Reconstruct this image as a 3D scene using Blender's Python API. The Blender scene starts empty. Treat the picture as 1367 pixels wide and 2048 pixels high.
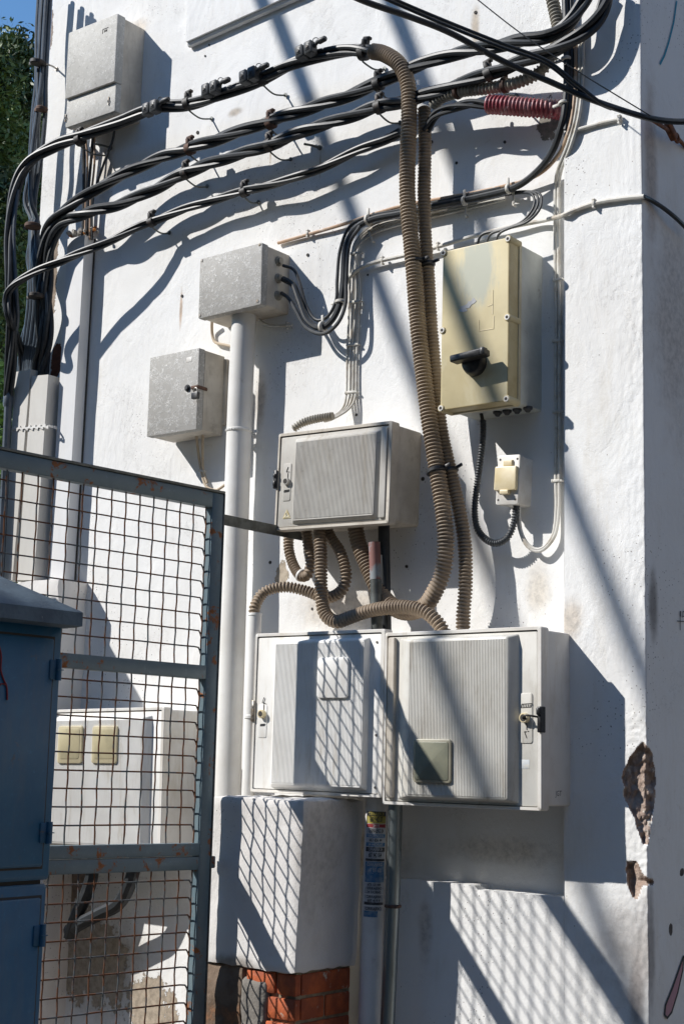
import bpy, math, random
from math import sin, cos, tan, pi, radians, hypot, atan2, sqrt
from mathutils import Vector, Matrix, noise
random.seed(7)
S = bpy.context.scene
COL = S.collection
V = Vector

# ------------------------------------------------------------------ camera
FPX, YAW, PIT, ROL = 3005.0, .66861, .16221, .02439
CAM = V((0, -3.9, 1.6))
fw = V((-sin(YAW)*cos(PIT), cos(YAW)*cos(PIT), sin(PIT)))
_rt = V((cos(YAW), sin(YAW), 0)); _up = _rt.cross(fw)
RT = _rt*cos(ROL) + _up*sin(ROL); UP = -_rt*sin(ROL) + _up*cos(ROL)
cd = bpy.data.cameras.new('camera'); cam = bpy.data.objects.new('camera', cd); COL.objects.link(cam)
cd.sensor_fit = 'VERTICAL'; cd.sensor_height = 36; cd.lens = FPX/2048*36
cd.clip_start = .05; cd.clip_end = 3000
m = Matrix((RT, UP, -fw)).transposed().to_4x4(); m.translation = CAM
cam.matrix_world = m; S.camera = cam

def ray(x, y): return fw + RT*((x-683.5)/FPX) - UP*((y-1024)/FPX)
def at(x, y, d=0.0):                 # point of the plane d metres in front of the house wall
    v = ray(x, y); return CAM + v*((-d-CAM.y)/v.y)
def atx(x, y, X):
    v = ray(x, y); return CAM + v*((X-CAM.x)/v.x)
def proj(p):
    q = V(p)-CAM; z = q.dot(fw); return (683.5+FPX*q.dot(RT)/z, 1024-FPX*q.dot(UP)/z)
SUN = V((1.054, 1, -1.17))
def wang(x, y, d, img):             # tilt in the wall plane of a direction seen at this angle in the photo
    v = at(x+20*cos(radians(img)), y-20*sin(radians(img)), d)-at(x, y, d); return math.degrees(atan2(v.z, v.x))

# ------------------------------------------------------------------ materials
class NT:
    def __init__(s, name):
        s.m = bpy.data.materials.new(name); s.m.use_nodes = True; s.t = s.m.node_tree
        s.b = s.t.nodes['Principled BSDF']
        g = s.n('ShaderNodeNewGeometry'); s.pos = g.outputs['Position']; s.nrm = g.outputs['Normal']
    def n(s, t, **k):
        x = s.t.nodes.new(t)
        for a, v in k.items(): setattr(x, a, v)
        return x
    def l(s, a, b): s.t.links.new(a, b)
    def put(s, sock, v):
        if isinstance(v, bpy.types.NodeSocket): s.l(v, sock)
        elif isinstance(v, (tuple, list)) and len(v) == 3 and sock.type == 'RGBA': sock.default_value = (*v, 1)
        else: sock.default_value = v
    def math(s, op, a, b=0.0, c=0.0):
        x = s.n('ShaderNodeMath', operation=op); s.put(x.inputs[0], a); s.put(x.inputs[1], b); s.put(x.inputs[2], c); return x.outputs[0]
    def vm(s, op, a, b=(0, 0, 0)):
        x = s.n('ShaderNodeVectorMath', operation=op); s.put(x.inputs[0], a); s.put(x.inputs[1], b)
        return x.outputs['Value'] if op in ('LENGTH', 'DISTANCE', 'DOT_PRODUCT') else x.outputs[0]
    def noise(s, scale, detail=4, rough=.6, dist=0, vec=None, stretch=None):
        x = s.n('ShaderNodeTexNoise'); v = vec or s.pos
        if stretch: v = s.vm('MULTIPLY', v, stretch)
        s.l(v, x.inputs['Vector']); x.inputs['Scale'].default_value = scale; x.inputs['Detail'].default_value = detail
        x.inputs['Roughness'].default_value = rough; x.inputs['Distortion'].default_value = dist
        return x.outputs['Fac']
    def vor(s, scale, feat='F1', stretch=None):
        x = s.n('ShaderNodeTexVoronoi', feature=feat); v = s.pos
        if stretch: v = s.vm('MULTIPLY', v, stretch)
        s.l(v, x.inputs['Vector']); x.inputs['Scale'].default_value = scale; return x.outputs['Distance']
    def ramp(s, f, lo, hi, a=0., b=1.):
        x = s.n('ShaderNodeMapRange', interpolation_type='SMOOTHSTEP'); s.put(x.inputs[0], f)
        for i, v in enumerate((lo, hi, a, b)): x.inputs[i+1].default_value = v
        return x.outputs[0]
    def mix(s, f, a, b):
        x = s.n('ShaderNodeMix', data_type='RGBA'); s.put(x.inputs[0], f); s.put(x.inputs[6], a); s.put(x.inputs[7], b); return x.outputs[2]
    def blob(s, c, r, lo=.9, hi=1.0, nz=None, amp=.8):
        v = s.vm('SUBTRACT', s.pos, tuple(c)); v = s.vm('DIVIDE', v, tuple(r)); L = s.vm('LENGTH', v)
        if nz is not None: L = s.math('ADD', L, s.math('MULTIPLY', s.math('SUBTRACT', nz, .5), amp*2))
        return s.ramp(L, lo, hi, 1., 0.)
    def bump(s, *layers):
        prev = None
        for h, st, dist in layers:
            b = s.n('ShaderNodeBump'); b.inputs['Strength'].default_value = st; b.inputs['Distance'].default_value = dist
            s.put(b.inputs['Height'], h)
            if prev: s.l(prev, b.inputs['Normal'])
            prev = b.outputs[0]
        s.l(prev, s.b.inputs['Normal'])
    def fin(s, col, rough=.6, metal=0., spec=.5):
        s.put(s.b.inputs['Base Color'], col); s.put(s.b.inputs['Roughness'], rough); s.put(s.b.inputs['Metallic'], metal)
        s.b.inputs['Specular IOR Level'].default_value = spec
        return s.m

def simple(name, base, second=None, scale=30, lo=.4, hi=.65, rough=.6, metal=0., bumps=((60, .2, .002),), dirt=None, dscale=9, dlo=.5, dhi=.75, stretch=None, spec=.5, groove=None, runs=None):
    t = NT(name); c = base
    if second: c = t.mix(t.ramp(t.noise(scale, 6, stretch=stretch), lo, hi), base, second)
    if dirt: c = t.mix(t.ramp(t.noise(dscale, 8, .7, stretch=stretch), dlo, dhi), c, dirt)
    if runs: c = t.mix(t.ramp(t.noise(26, 8, .72, .3, stretch=(1, 1, .16)), .50, .72, 0, .8), c, runs)
    if groove:
        g = [n for n in t.t.nodes if n.bl_idname == 'ShaderNodeNewGeometry'][0]
        c = t.mix(t.math('MULTIPLY', t.ramp(g.outputs['Pointiness'], .44, .505, 1, 0), t.ramp(t.noise(6, 4), .3, .6, .45, 1)), c, groove)
    if bumps: t.bump(*[(t.noise(a, 5), b, d) for a, b, d in bumps])
    return t.fin(c, rough, metal, spec)

def plaster(name, blobs=(), tone=(.80, .80, .79), speck=1.3, grime=.55):
    t = NT(name)
    c = t.mix(t.ramp(t.noise(1.3, 7, .62), .35, .68), tone, tuple(v*k for v, k in zip(tone, (.94, .93, .915))))
    c = t.mix(t.ramp(t.noise(5, 9, .75, stretch=(1.7, 1.7, .35)), .50, .82, 0, grime), c, (.64, .60, .53))       # run-off streaks
    c = t.mix(t.ramp(t.noise(11, 10, .78, .6), .60, .70, 0, .35), c, (.50, .45, .38))
    c = t.mix(t.ramp(t.noise(38, 6, .7), .68, .80, 0, .55), c, (.42, .38, .33))
    v = t.vor(23); c = t.mix(t.math('MULTIPLY', t.ramp(v, .03, .055, 1., 0.), t.ramp(t.noise(3.1, 2), .50, .6, 0, .85)), c, (.26, .23, .19))
    sp = t.vor(70); c = t.mix(t.math('MULTIPLY', t.ramp(sp, .10, .16, 1., 0.), t.ramp(t.noise(speck, 3), .54, .62, 0, .85)), c, (.12, .10, .09))
    crack = t.ramp(t.math('ABSOLUTE', t.math('SUBTRACT', t.noise(1.9, 10, .72), .5)), .0, .0022, 1, 0)
    crack = t.math('MULTIPLY', crack, t.ramp(t.noise(2.6, 2), .52, .58)); c = t.mix(t.math('MULTIPLY', crack, .6), c, (.34, .31, .28))
    n1 = t.noise(14, 10, .68); n2 = t.noise(45, 6, .65)
    holes = 0.
    for b in blobs:
        ctr, r, col, kind = b
        if kind == 'soft': f = t.math('MULTIPLY', t.blob(ctr, r, .3, 1.15, n1, .5), .75)
        else:
            f = t.blob(ctr, r, .96, 1.0, n1, 1.3); holes = t.math('MAXIMUM', holes, f)
        cc = t.mix(t.ramp(n2, .35, .7), col, tuple(x*.6 for x in col))
        c = t.mix(f, c, cc)
    # old trowel marks in places, smooth whitewash in others, flakes and fine grain
    rough = t.ramp(t.noise(1.6, 4, .6), .38, .62, .12, 1.0)
    h1 = t.noise(4.5, 4, .55, .8, stretch=(1, 1, .7)); h2 = t.math('MULTIPLY', t.noise(40, 8, .75, .5, stretch=(1, 1, .6)), rough); h3 = t.noise(190, 4, .6)
    flake = t.math('MULTIPLY', t.ramp(t.noise(17, 9, .7, 1.2), .60, .63), -1.0)
    L = [(h1, .32, .02), (h2, .50, .006), (h3, .35, .0018), (flake, .30, .0016), (t.math('MULTIPLY', crack, -1.), .3, .002)]
    if blobs: L.append((holes, .9, -.004))
    t.bump(*L)
    return t.fin(c, .9, 0, .25)

def fibre(name, base, lite, bs=.7):
    t = NT(name)
    a = t.noise(34, 2, .5, 2.6); line = t.ramp(t.math('ABSOLUTE', t.math('SUBTRACT', a, .5)), .0, .05, 1, 0)
    b2 = t.noise(75, 2, .5, 2.4); l2 = t.ramp(t.math('ABSOLUTE', t.math('SUBTRACT', b2, .5)), .0, .07, 1, 0)
    f = t.math('MAXIMUM', t.math('MULTIPLY', line, t.ramp(t.noise(30, 2), .45, .6)), t.math('MULTIPLY', l2, t.ramp(t.noise(42, 2), .5, .62)))
    c = t.mix(t.ramp(t.noise(5, 5, .6), .3, .7), base, tuple(v*.84 for v in base))
    c = t.mix(f, c, lite)
    c = t.mix(t.ramp(t.noise(70, 5, .7), .55, .72, 0, .75), c, tuple(v*.5 for v in base))
    t.bump((f, bs, .003), (t.noise(120, 3), bs*.7, .003))
    return t.fin(c, .72, 0, .3)

def painted_metal(name, base, second, rust=(.13, .045, .015), rlo=.60, rhi=.66, rough=.5, stretch=None, fade=0):
    t = NT(name)
    c = t.mix(t.ramp(t.noise(7, 7, .65), .35, .7), base, second)
    c = t.mix(t.ramp(t.noise(60, 5, .7), .58, .72, 0, .45), c, tuple(v*1.5 for v in second))
    if fade:
        c = t.mix(t.ramp(t.noise(9, 8, .7, stretch=stretch), .48, .72, 0, fade), c, tuple(v*.5+.06 for v in second))
        c = t.mix(t.ramp(t.noise(45, 6, .8, 1, stretch=(1, .6, 1)), .66, .70, 0, .7), c, (.16, .20, .23))
    r = t.ramp(t.noise(16, 9, .72, .3), rlo, rhi)
    c = t.mix(r, c, t.mix(t.noise(60, 4), rust, tuple(v*2.4 for v in rust)))
    t.bump((t.noise(40, 5), .15, .002), (r, .3, .0008))
    return t.fin(c, t.math('ADD', rough, t.math('MULTIPLY', r, .35)))

MAT = {}
BR = (.26, .19, .13)
MAT['rubber'] = simple('black_rubber', (.013, .016, .019), (.035, .038, .042), 18, .45, .7, .47, bumps=((70, .25, .0012),), dirt=(.34, .32, .29), dscale=48, dlo=.69, dhi=.74)
MAT['rubber_dusty'] = simple('dusty_rubber', (.03, .033, .036), (.06, .06, .06), 18, .4, .7, .5, dirt=(.22, .2, .18), dscale=30, dlo=.6, dhi=.75)
MAT['rubber_grey'] = simple('grey_weathered_sheath', (.075, .095, .12), (.045, .055, .068), 14, .4, .7, .42, dirt=(.16, .15, .14), dscale=30, dlo=.65, dhi=.8)
MAT['black_plastic'] = simple('black_plastic', (.015, .015, .017), (.04, .04, .04), 60, .4, .7, .45)
MAT['clip'] = simple('weathered_clip', (.02, .018, .017), (.08, .05, .035), 60, .5, .75, .6)
MAT['rust'] = simple('rusty_steel', (.12, .045, .02), (.26, .09, .03), 60, .4, .7, .85, bumps=((90, .5, .002),))
MAT['rust_brown'] = simple('brown_steel', (.075, .045, .035), (.16, .08, .05), 60, .4, .7, .8, bumps=((90, .5, .002),))
MAT['galv'] = simple('galvanised_steel', (.30, .33, .33), (.20, .23, .23), 12, .4, .65, .38, .85, dirt=(.3, .22, .15), dscale=12, dlo=.68, dhi=.8, stretch=(1, 1, .2))
MAT['steel_dark'] = simple('dull_steel', (.14, .15, .145), (.08, .085, .08), 25, .4, .65, .5, .5)
MAT['conduit'] = simple('beige_conduit', (.345, .265, .185), (.26, .195, .135), 7, .35, .7, .62, bumps=((90, .15, .001),), dirt=(.14, .115, .09), dscale=9, dlo=.52, dhi=.70, groove=(.09, .07, .05))
MAT['conduit_grey'] = simple('grey_conduit', (.36, .335, .28), (.26, .235, .19), 8, .35, .7, .65, bumps=((90, .15, .001),), dirt=(.10, .09, .08), dscale=12, dlo=.55, dhi=.75, groove=(.08, .07, .055))
MAT['conduit_black'] = simple('black_conduit', (.035, .04, .045), (.07, .075, .08), 20, .4, .7, .45)
MAT['red'] = simple('red_conduit', (.25, .030, .045), (.38, .18, .19), 14, .45, .72, .5, dirt=(.62, .55, .55), dscale=24, dlo=.58, dhi=.68)
MAT['white_cable'] = simple('whitewashed_cable', (.62, .60, .55), (.42, .37, .30), 22, .45, .7, .65, dirt=(.25, .2, .16), dscale=40, dlo=.62, dhi=.78)
MAT['tan'] = simple('tan_cable', (.42, .27, .17), (.50, .36, .25), 20, .4, .7, .6, dirt=(.7, .66, .6), dscale=22, dlo=.55, dhi=.7)
MAT['pvc'] = simple('white_painted_pipe', (.76, .75, .72), (.66, .64, .6), 5, .35, .7, .5, bumps=((20, .15, .004), (120, .15, .001)), dirt=(.42, .36, .29), dscale=13, dlo=.62, dhi=.82)
MAT['pvc_dark'] = simple('shaded_grey_pipe', (.72, .70, .68), (.56, .54, .51), 6, .35, .7, .6, dirt=(.3, .25, .2), dscale=16, dlo=.6, dhi=.8)
MAT['duct'] = simple('white_metal_trunking', (.74, .74, .74), (.62, .62, .62), 5, .35, .7, .45, bumps=((8, .1, .01),), dirt=(.42, .36, .3), dscale=10, dlo=.62, dhi=.85, stretch=(1, 1, .25))
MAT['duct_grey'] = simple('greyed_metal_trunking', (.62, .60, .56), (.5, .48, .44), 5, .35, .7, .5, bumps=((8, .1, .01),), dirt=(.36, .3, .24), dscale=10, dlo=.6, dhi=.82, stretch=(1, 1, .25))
MAT['box_side'] = simple('aged_box_shell', (.60, .55, .47), (.46, .41, .34), 9, .35, .7, .6, dirt=(.28, .23, .18), dscale=14, dlo=.56, dhi=.8, runs=(.36, .32, .26))
MAT['box_mid'] = simple('grey_ribbed_door', (.52, .50, .455), (.43, .405, .365), 8, .35, .7, .65, bumps=((150, .12, .001),), dirt=(.2, .18, .15), dscale=26, dlo=.6, dhi=.8, runs=(.36, .32, .26))
MAT['box_white'] = simple('white_ribbed_door', (.80, .79, .76), (.73, .715, .68), 6, .35, .7, .5, bumps=((150, .12, .001),), dirt=(.45, .38, .3), dscale=12, dlo=.66, dhi=.85, runs=(.56, .51, .43))
MAT['box_grey'] = simple('light_grey_ribbed_door', (.62, .605, .56), (.53, .51, .46), 8, .35, .7, .5, bumps=((150, .12, .001),), dirt=(.33, .29, .24), dscale=14, dlo=.6, dhi=.85, runs=(.36, .32, .26))
MAT['shell_white'] = simple('white_box_shell', (.70, .68, .64), (.58, .54, .48), 7, .4, .75, .5, dirt=(.4, .33, .25), dscale=16, dlo=.64, dhi=.85, runs=(.56, .51, .43))
MAT['gap'] = simple('dark_gap', (.05, .045, .04), rough=.9, bumps=())
MAT['fibre'] = fibre('speckled_fibreglass', (.44, .425, .395), (.70, .69, .66), .38)
MAT['fibre_lite'] = fibre('pale_fibreglass', (.54, .525, .485), (.67, .655, .62), .2)
MAT['window_lite'] = simple('cream_window', (.50, .44, .28), (.38, .34, .22), 14, .35, .65, .3, bumps=((60, .1, .001),), dirt=(.26, .25, .18), dscale=20, dlo=.6, dhi=.8)
MAT['window'] = simple('yellowed_window', (.23, .23, .17), (.18, .185, .14), 14, .35, .65, .25, bumps=((60, .1, .001),), dirt=(.16, .18, .14), dscale=20, dlo=.6, dhi=.8)
MAT['window_rim_dull'] = simple('dull_window_rim', (.34, .32, .24), (.27, .25, .19), 14, .35, .65, .4)
MAT['window_rim'] = simple('yellowed_window_rim', (.54, .475, .31), (.45, .39, .26), 14, .35, .65, .4)
MAT['cream'] = simple('cream_flap', (.66, .55, .33), (.72, .62, .42), 20, .35, .65, .4)
MAT['socket'] = simple('white_socket', (.72, .70, .66), (.6, .56, .5), 14, .4, .7, .5, dirt=(.4, .33, .25), dscale=20, dlo=.66, dhi=.85)
MAT['gate'] = painted_metal('grey_blue_gate_paint', (.105, .155, .180), (.14, .19, .21), (.15, .055, .018), .565, .62)
MAT['wire'] = painted_metal('rusty_wire_mesh', (.10, .12, .13), (.065, .07, .075), (.085, .035, .016), .42, .54, .65)
MAT['cab'] = painted_metal('blue_cabinet_paint', (.008, .090, .185), (.020, .115, .21), (.10, .075, .05), .60, .72, .45, (1, 1, .22), .5)
MAT['cab_roof'] = simple('grey_blue_cap', (.12, .165, .20), (.075, .105, .135), 10, .35, .65, .75, bumps=((90, .5, .003),), dirt=(.32, .34, .35), dscale=40, dlo=.62, dhi=.75)
MAT['concrete'] = simple('rough_concrete', (.38, .36, .33), (.27, .25, .22), 12, .35, .65, .95, bumps=((18, .6, .012), (90, .6, .004)), dirt=(.14, .12, .10), dscale=20, dlo=.62, dhi=.75)
MAT['clay'] = simple('broken_brick_and_mortar', (.42, .33, .275), (.30, .215, .17), 26, .35, .65, .95, bumps=((40, .8, .012), (140, .6, .004)), dirt=(.58, .53, .47), dscale=30, dlo=.55, dhi=.65)
MAT['brick'] = simple('orange_brick', (.50, .115, .035), (.30, .07, .028), 16, .35, .65, .8, bumps=((50, .5, .004), (160, .4, .002)), dirt=(.50, .42, .34), dscale=13, dlo=.58, dhi=.66)
MAT['mortar'] = simple('mortar', (.34, .28, .19), (.22, .18, .13), 30, .35, .65, .95, bumps=((60, .7, .006),))
MAT['ink'] = simple('black_ink', (.02, .02, .02), rough=.7, bumps=())
MAT['white_paper'] = simple('faded_paper', (.48, .48, .49), (.32, .32, .34), 40, .4, .7, .6, bumps=())
MAT['blue_paper'] = simple('blue_sticker', (.04, .14, .28), (.20, .28, .36), 60, .4, .7, .5, bumps=())
MAT['yellow_paper'] = simple('yellow_sticker', (.36, .30, .05), (.28, .24, .1), 60, .4, .7, .5, bumps=())
MAT['black_paper'] = simple('black_sticker', (.03, .03, .035), (.08, .08, .08), 60, .4, .7, .5, bumps=())
MAT['red_paint'] = simple('red_paint', (.25, .02, .025), rough=.6, bumps=())
MAT['blue_paint'] = simple('blue_chalk', (.02, .25, .36), rough=.7, bumps=())
MAT['pink_paint'] = simple('pink_paint', (.42, .22, .26), rough=.7, bumps=())
MAT['steel'] = simple('worn_steel', (.35, .33, .30), (.2, .15, .1), 40, .4, .65, .45, .7)
MAT['ground'] = simple('pavement', (.20, .17, .135), (.15, .13, .105), 4, .35, .65, .9, bumps=((30, .4, .01),))
MAT['facade'] = simple('ochre_render', (.30, .26, .21), (.24, .21, .17), 2, .35, .65, .9)
MAT['beige'] = simple('beige_cable', (.50, .41, .30), (.40, .31, .22), 20, .4, .7, .6)
MAT['cement'] = simple('grey_cement', (.20, .185, .165), (.18, .165, .15), 14, .35, .65, .95, bumps=((18, .6, .012), (90, .6, .004)))
MAT['foam'] = simple('expanding_foam', (.55, .2, .03), (.3, .1, .03), 60, .4, .6, .9, bumps=((90, .8, .01),))

def leafmat(name, a, b):
    t = NT(name); c = t.mix(t.ramp(t.noise(1.1, 3), .35, .65), a, b)
    t.b.inputs['Subsurface Weight'].default_value = 0
    return t.fin(c, .55)
MAT['leaf_dark'] = leafmat('dark_conifer_leaf', (.014, .032, .010), (.10, .15, .025))  # lighter second tone paints sunlit bits into the foliage colour
MAT['leaf_lite'] = leafmat('bright_leaf', (.05, .12, .015), (.10, .19, .02))
MAT['bark'] = simple('bark', (.10, .07, .05), (.05, .035, .025), 10, rough=.9)

# yellowed switch cover with a bluish faded patch brushed at its top
def yellow_cover(c_patch):
    t = NT('yellowed_cover')
    c = t.mix(t.ramp(t.noise(5, 6, .6), .3, .7), (.64, .55, .335), (.53, .45, .265))
    n = t.noise(11, 8, .7, stretch=(2.4, 1, .5))
    f = t.blob(c_patch, (.088, .5, .14), .55, 1.0, n, .75)
    c = t.mix(t.math('MULTIPLY', f, .85), c, (.38, .40, .34))
    c = t.mix(t.ramp(t.noise(7, 8, .7, .5, stretch=(1.5, 1, .6)), .52, .72, 0, .6), c, (.66, .60, .42))
    c = t.mix(t.ramp(t.noise(30, 7, .7), .62, .8, 0, .5), c, (.32, .25, .13))
    t.bump((t.noise(40, 4), .12, .002)); return t.fin(c, .62, 0, .3)

# ------------------------------------------------------------------ mesh builder
class MB:
    def __init__(s): s.v = []; s.f = []; s.mi = []
    def add(s, vs, fs, mi=0):
        o = len(s.v); s.v += [V(p) for p in vs]; s.f += [tuple(i+o for i in f) for f in fs]; s.mi += [mi]*len(fs); return s
    def box(s, lo, hi, mi=0):
        x0, y0, z0 = lo; x1, y1, z1 = hi
        return s.add([(x0,y0,z0),(x1,y0,z0),(x1,y1,z0),(x0,y1,z0),(x0,y0,z1),(x1,y0,z1),(x1,y1,z1),(x0,y1,z1)],
                     [(0,3,2,1),(4,5,6,7),(0,1,5,4),(1,2,6,5),(2,3,7,6),(3,0,4,7)], mi)
    def obox(s, c, ax, ay, az, hx, hy, hz, ch=0.0, mi=0):
        c = V(c); P = []
        if ch <= 0:
            for k in (-1, 1):
                for j in (-1, 1):
                    for i in (-1, 1): P.append(c+ax*hx*i+ay*hy*j+az*hz*k)
            return s.add(P, [(0,2,3,1),(4,5,7,6),(0,1,5,4),(1,3,7,5),(3,2,6,7),(2,0,4,6)], mi)
        loops = []
        for (k, q) in ((-hz, ch), (-hz+ch, 0), (hz-ch, 0), (hz, ch)):
            a, b = hx-q, hy-q
            pts = [(a-ch, -b), (a, -b+ch), (a, b-ch), (a-ch, b), (-a+ch, b), (-a, b-ch), (-a, -b+ch), (-a+ch, -b)]
            loops.append([c+ax*x+ay*y+az*k for x, y in pts])
        return s.loops(loops, True, mi)
    def loops(s, L, caps=True, mi=0, closed=True):
        n = len(L[0]); vs = [p for l in L for p in l]; fs = []
        for i in range(len(L)-1):
            for j in range(n if closed else n-1):
                k = (j+1) % n; fs.append((i*n+j, i*n+k, (i+1)*n+k, (i+1)*n+j))
        if caps: fs.append(tuple(reversed(range(n)))); fs.append(tuple((len(L)-1)*n+j for j in range(n)))
        return s.add(vs, fs, mi)
    def tube(s, pts, rad, seg=10, caps=True, mi=0):
        n = len(pts); T = []
        for i in range(n): T.append((pts[min(i+1, n-1)]-pts[max(i-1, 0)]).normalized())
        a = V((0, 0, 1)) if abs(T[0].z) < .9 else V((0, 1, 0))
        N = (a - T[0]*a.dot(T[0])).normalized(); L = []
        for i in range(n):
            N = (N - T[i]*N.dot(T[i])).normalized(); B = T[i].cross(N)
            r = rad[i] if isinstance(rad, (list, tuple)) else rad
            L.append([pts[i]+(N*cos(2*pi*j/seg)+B*sin(2*pi*j/seg))*r for j in range(seg)])
        return s.loops(L, caps, mi)
    def rbox(s, F, u0, u1, v0, v1, w0, w1, r=.004, ch=.002, n=3, mi=0, taper=0.0):
        L = []
        steps = [(w0, 0.0)] + [(w1-ch*(1-sin(a)), ch*(1-cos(a))) for a in (0, pi/4, pi/2)]
        for w, q in steps:
            q2 = q + (taper*(w-w0)/(w1-w0) if taper else 0)
            L.append([F.pt(u, v, w) for u, v in rrect(u0+q2, u1-q2, v0+q2, v1-q2, max(r-q, .0005), n)])
        return s.loops(L, True, mi)
    def ring(s, F, o, i, w0, w1, ro=.006, ri=.004, mi=0, ch=.0015):
        O = rrect(*o, ro, 3); I = rrect(*i, ri, 3)
        O2 = rrect(o[0]+ch, o[1]-ch, o[2]+ch, o[3]-ch, ro, 3)
        n = len(O); L = [[F.pt(u, v, w0) for u, v in O], [F.pt(u, v, w1-ch) for u, v in O], [F.pt(u, v, w1) for u, v in O2],
                         [F.pt(u, v, w1) for u, v in I], [F.pt(u, v, w0) for u, v in I], [F.pt(u, v, w0) for u, v in O]]
        return s.loops(L, False, mi)
    def ribs(s, F, u0, u1, v0, v1, w, pitch=.0052, amp=.0013, mi=0):
        n = max(2, int((u1-u0)/pitch)); p = (u1-u0)/n; P = []
        for i in range(n):
            for du, dw in ((.0, 0), (.22, amp), (.62, amp), (.84, 0)): P.append((u0+(i+du)*p, w+dw))
        P.append((u1, w)); vs = []; fs = []
        for u, ww in P: vs += [F.pt(u, v0, ww), F.pt(u, v1, ww)]
        for i in range(len(P)-1): fs.append((2*i, 2*i+2, 2*i+3, 2*i+1))
        # end caps of the ribs
        k = len(vs)
        for e in (v0, v1):
            b = len(vs); vs.append(F.pt(u0, e, w)); vs.append(F.pt(u1, e, w))
            for i in range(n):
                q = [4*i, 4*i+1, 4*i+2, 4*i+3]
                q = [2*a+(0 if e == v0 else 1) for a in q]; fs.append(tuple(q))
        return s.add(vs, fs, mi)
    def disc(s, c, nrm, r, h, seg=16, ch=0., mi=0):
        nrm = V(nrm).normalized(); c = V(c)
        return s.tube([c, c+nrm*(h-ch), c+nrm*h] if ch else [c, c+nrm*h], [r, r, r-ch] if ch else r, seg, True, mi)
    def prism(s, poly, n, th, mi=0):        # planar polygon (3-D points) given thickness
        n = V(n)*th; k = len(poly)
        return s.add(list(poly)+[V(p)+n for p in poly], [tuple(reversed(range(k))), tuple(range(k, 2*k))]+[(i, (i+1) % k, (i+1) % k+k, i+k) for i in range(k)], mi)

def rrect(u0, u1, v0, v1, r, n=3):
    P = []
    for cx, cy, a in ((u1-r, v0+r, -90), (u1-r, v1-r, 0), (u0+r, v1-r, 90), (u0+r, v0+r, 180)):
        for i in range(n+1):
            t = radians(a+90*i/n); P.append((cx+r*cos(t), cy+r*sin(t)))
    return P

class Fr:      # a frame on a box's front: u to the right, v up, w metres in front of the wall
    def __init__(s, tl, tr, br, bl, d):
        P = [at(*q, d) for q in (tl, tr, br, bl)]; s.d = d
        s.c = sum(P, V())/4
        e = (P[1]-P[0]+P[2]-P[3]); g = (P[0]-P[3]+P[1]-P[2])
        s.W = e.length/2; s.H = g.length/2
        a = (atan2(e.z, e.x)+atan2(-g.x, g.z))/2
        s.ex = V((cos(a), 0, sin(a))); s.ez = V((-sin(a), 0, cos(a)))
        s.u0, s.u1, s.v0, s.v1 = -s.W/2, s.W/2, -s.H/2, s.H/2
    def pt(s, u, v, w): p = s.c+s.ex*u+s.ez*v; p.y = -w; return p
    def loc(s, x, y, w=None):
        p = at(x, y, s.d if w is None else w)-s.c; p.y = 0; return p.dot(s.ex), p.dot(s.ez)

def wpos(o):
    p = V(o.location)
    while o.parent: o = o.parent; p += V(o.location)
    return p
def setp(o, label=None, cat=None, group=None, kind=None):
    for k, v in (('label', label), ('category', cat), ('group', group), ('kind', kind)):
        if v: o[k] = v
    return o
def thing(name, label, cat, loc, group=None):
    o = bpy.data.objects.new(name, None); COL.objects.link(o); o.location = loc; o.empty_display_size = .05
    return setp(o, label, cat, group)
def mesh(name, mb, mat, parent=None, label=None, cat=None, group=None, kind=None, smooth=True, ang=38):
    if parent: org = wpos(parent)
    else:
        xs = [p.x for p in mb.v]; ys = [p.y for p in mb.v]; zs = [p.z for p in mb.v]
        org = V(((min(xs)+max(xs))/2, (min(ys)+max(ys))/2, min(zs)))
    me = bpy.data.meshes.new(name); me.from_pydata([p-org for p in mb.v], [], mb.f); me.validate()
    mats = mat if isinstance(mat, (list, tuple)) else [mat]
    for q in mats: me.materials.append(MAT[q] if isinstance(q, str) else q)
    if len(mats) > 1 and len(me.polygons) == len(mb.mi): me.polygons.foreach_set('material_index', mb.mi)
    if smooth:
        me.polygons.foreach_set('use_smooth', [True]*len(me.polygons)); me.set_sharp_from_angle(angle=radians(ang))
    o = bpy.data.objects.new(name, me); COL.objects.link(o)
    if parent: o.parent = parent
    else: o.location = org
    me.update()
    return setp(o, label, cat, group, kind)

def cr(P, step=.01):
    P = [V(p) for p in P]; Q = [P[0]*2-P[1]]+P+[P[-1]*2-P[-2]]; out = []
    for i in range(1, len(Q)-2):
        a, b, c, d = Q[i-1:i+3]; n = max(2, int((c-b).length/(step*.5)))
        for k in range(n):
            t = k/n; out.append(.5*((2*b)+(c-a)*t+(2*a-5*b+4*c-d)*t*t+(3*b-a-3*c+d)*t**3))
    out.append(P[-1]); res = [out[0]]; acc = 0
    for i in range(1, len(out)):
        seg = (out[i]-out[i-1]).length
        while seg > 1e-9 and acc+seg >= step:
            t = (step-acc)/seg; out[i-1] = out[i-1].lerp(out[i], t); res.append(out[i-1].copy()); seg = (out[i]-out[i-1]).length; acc = 0
        acc += seg
    if (res[-1]-out[-1]).length > step*.3: res.append(out[-1])
    return res
def path(pts, step=.01): return cr([at(*p) for p in pts], step)

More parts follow.
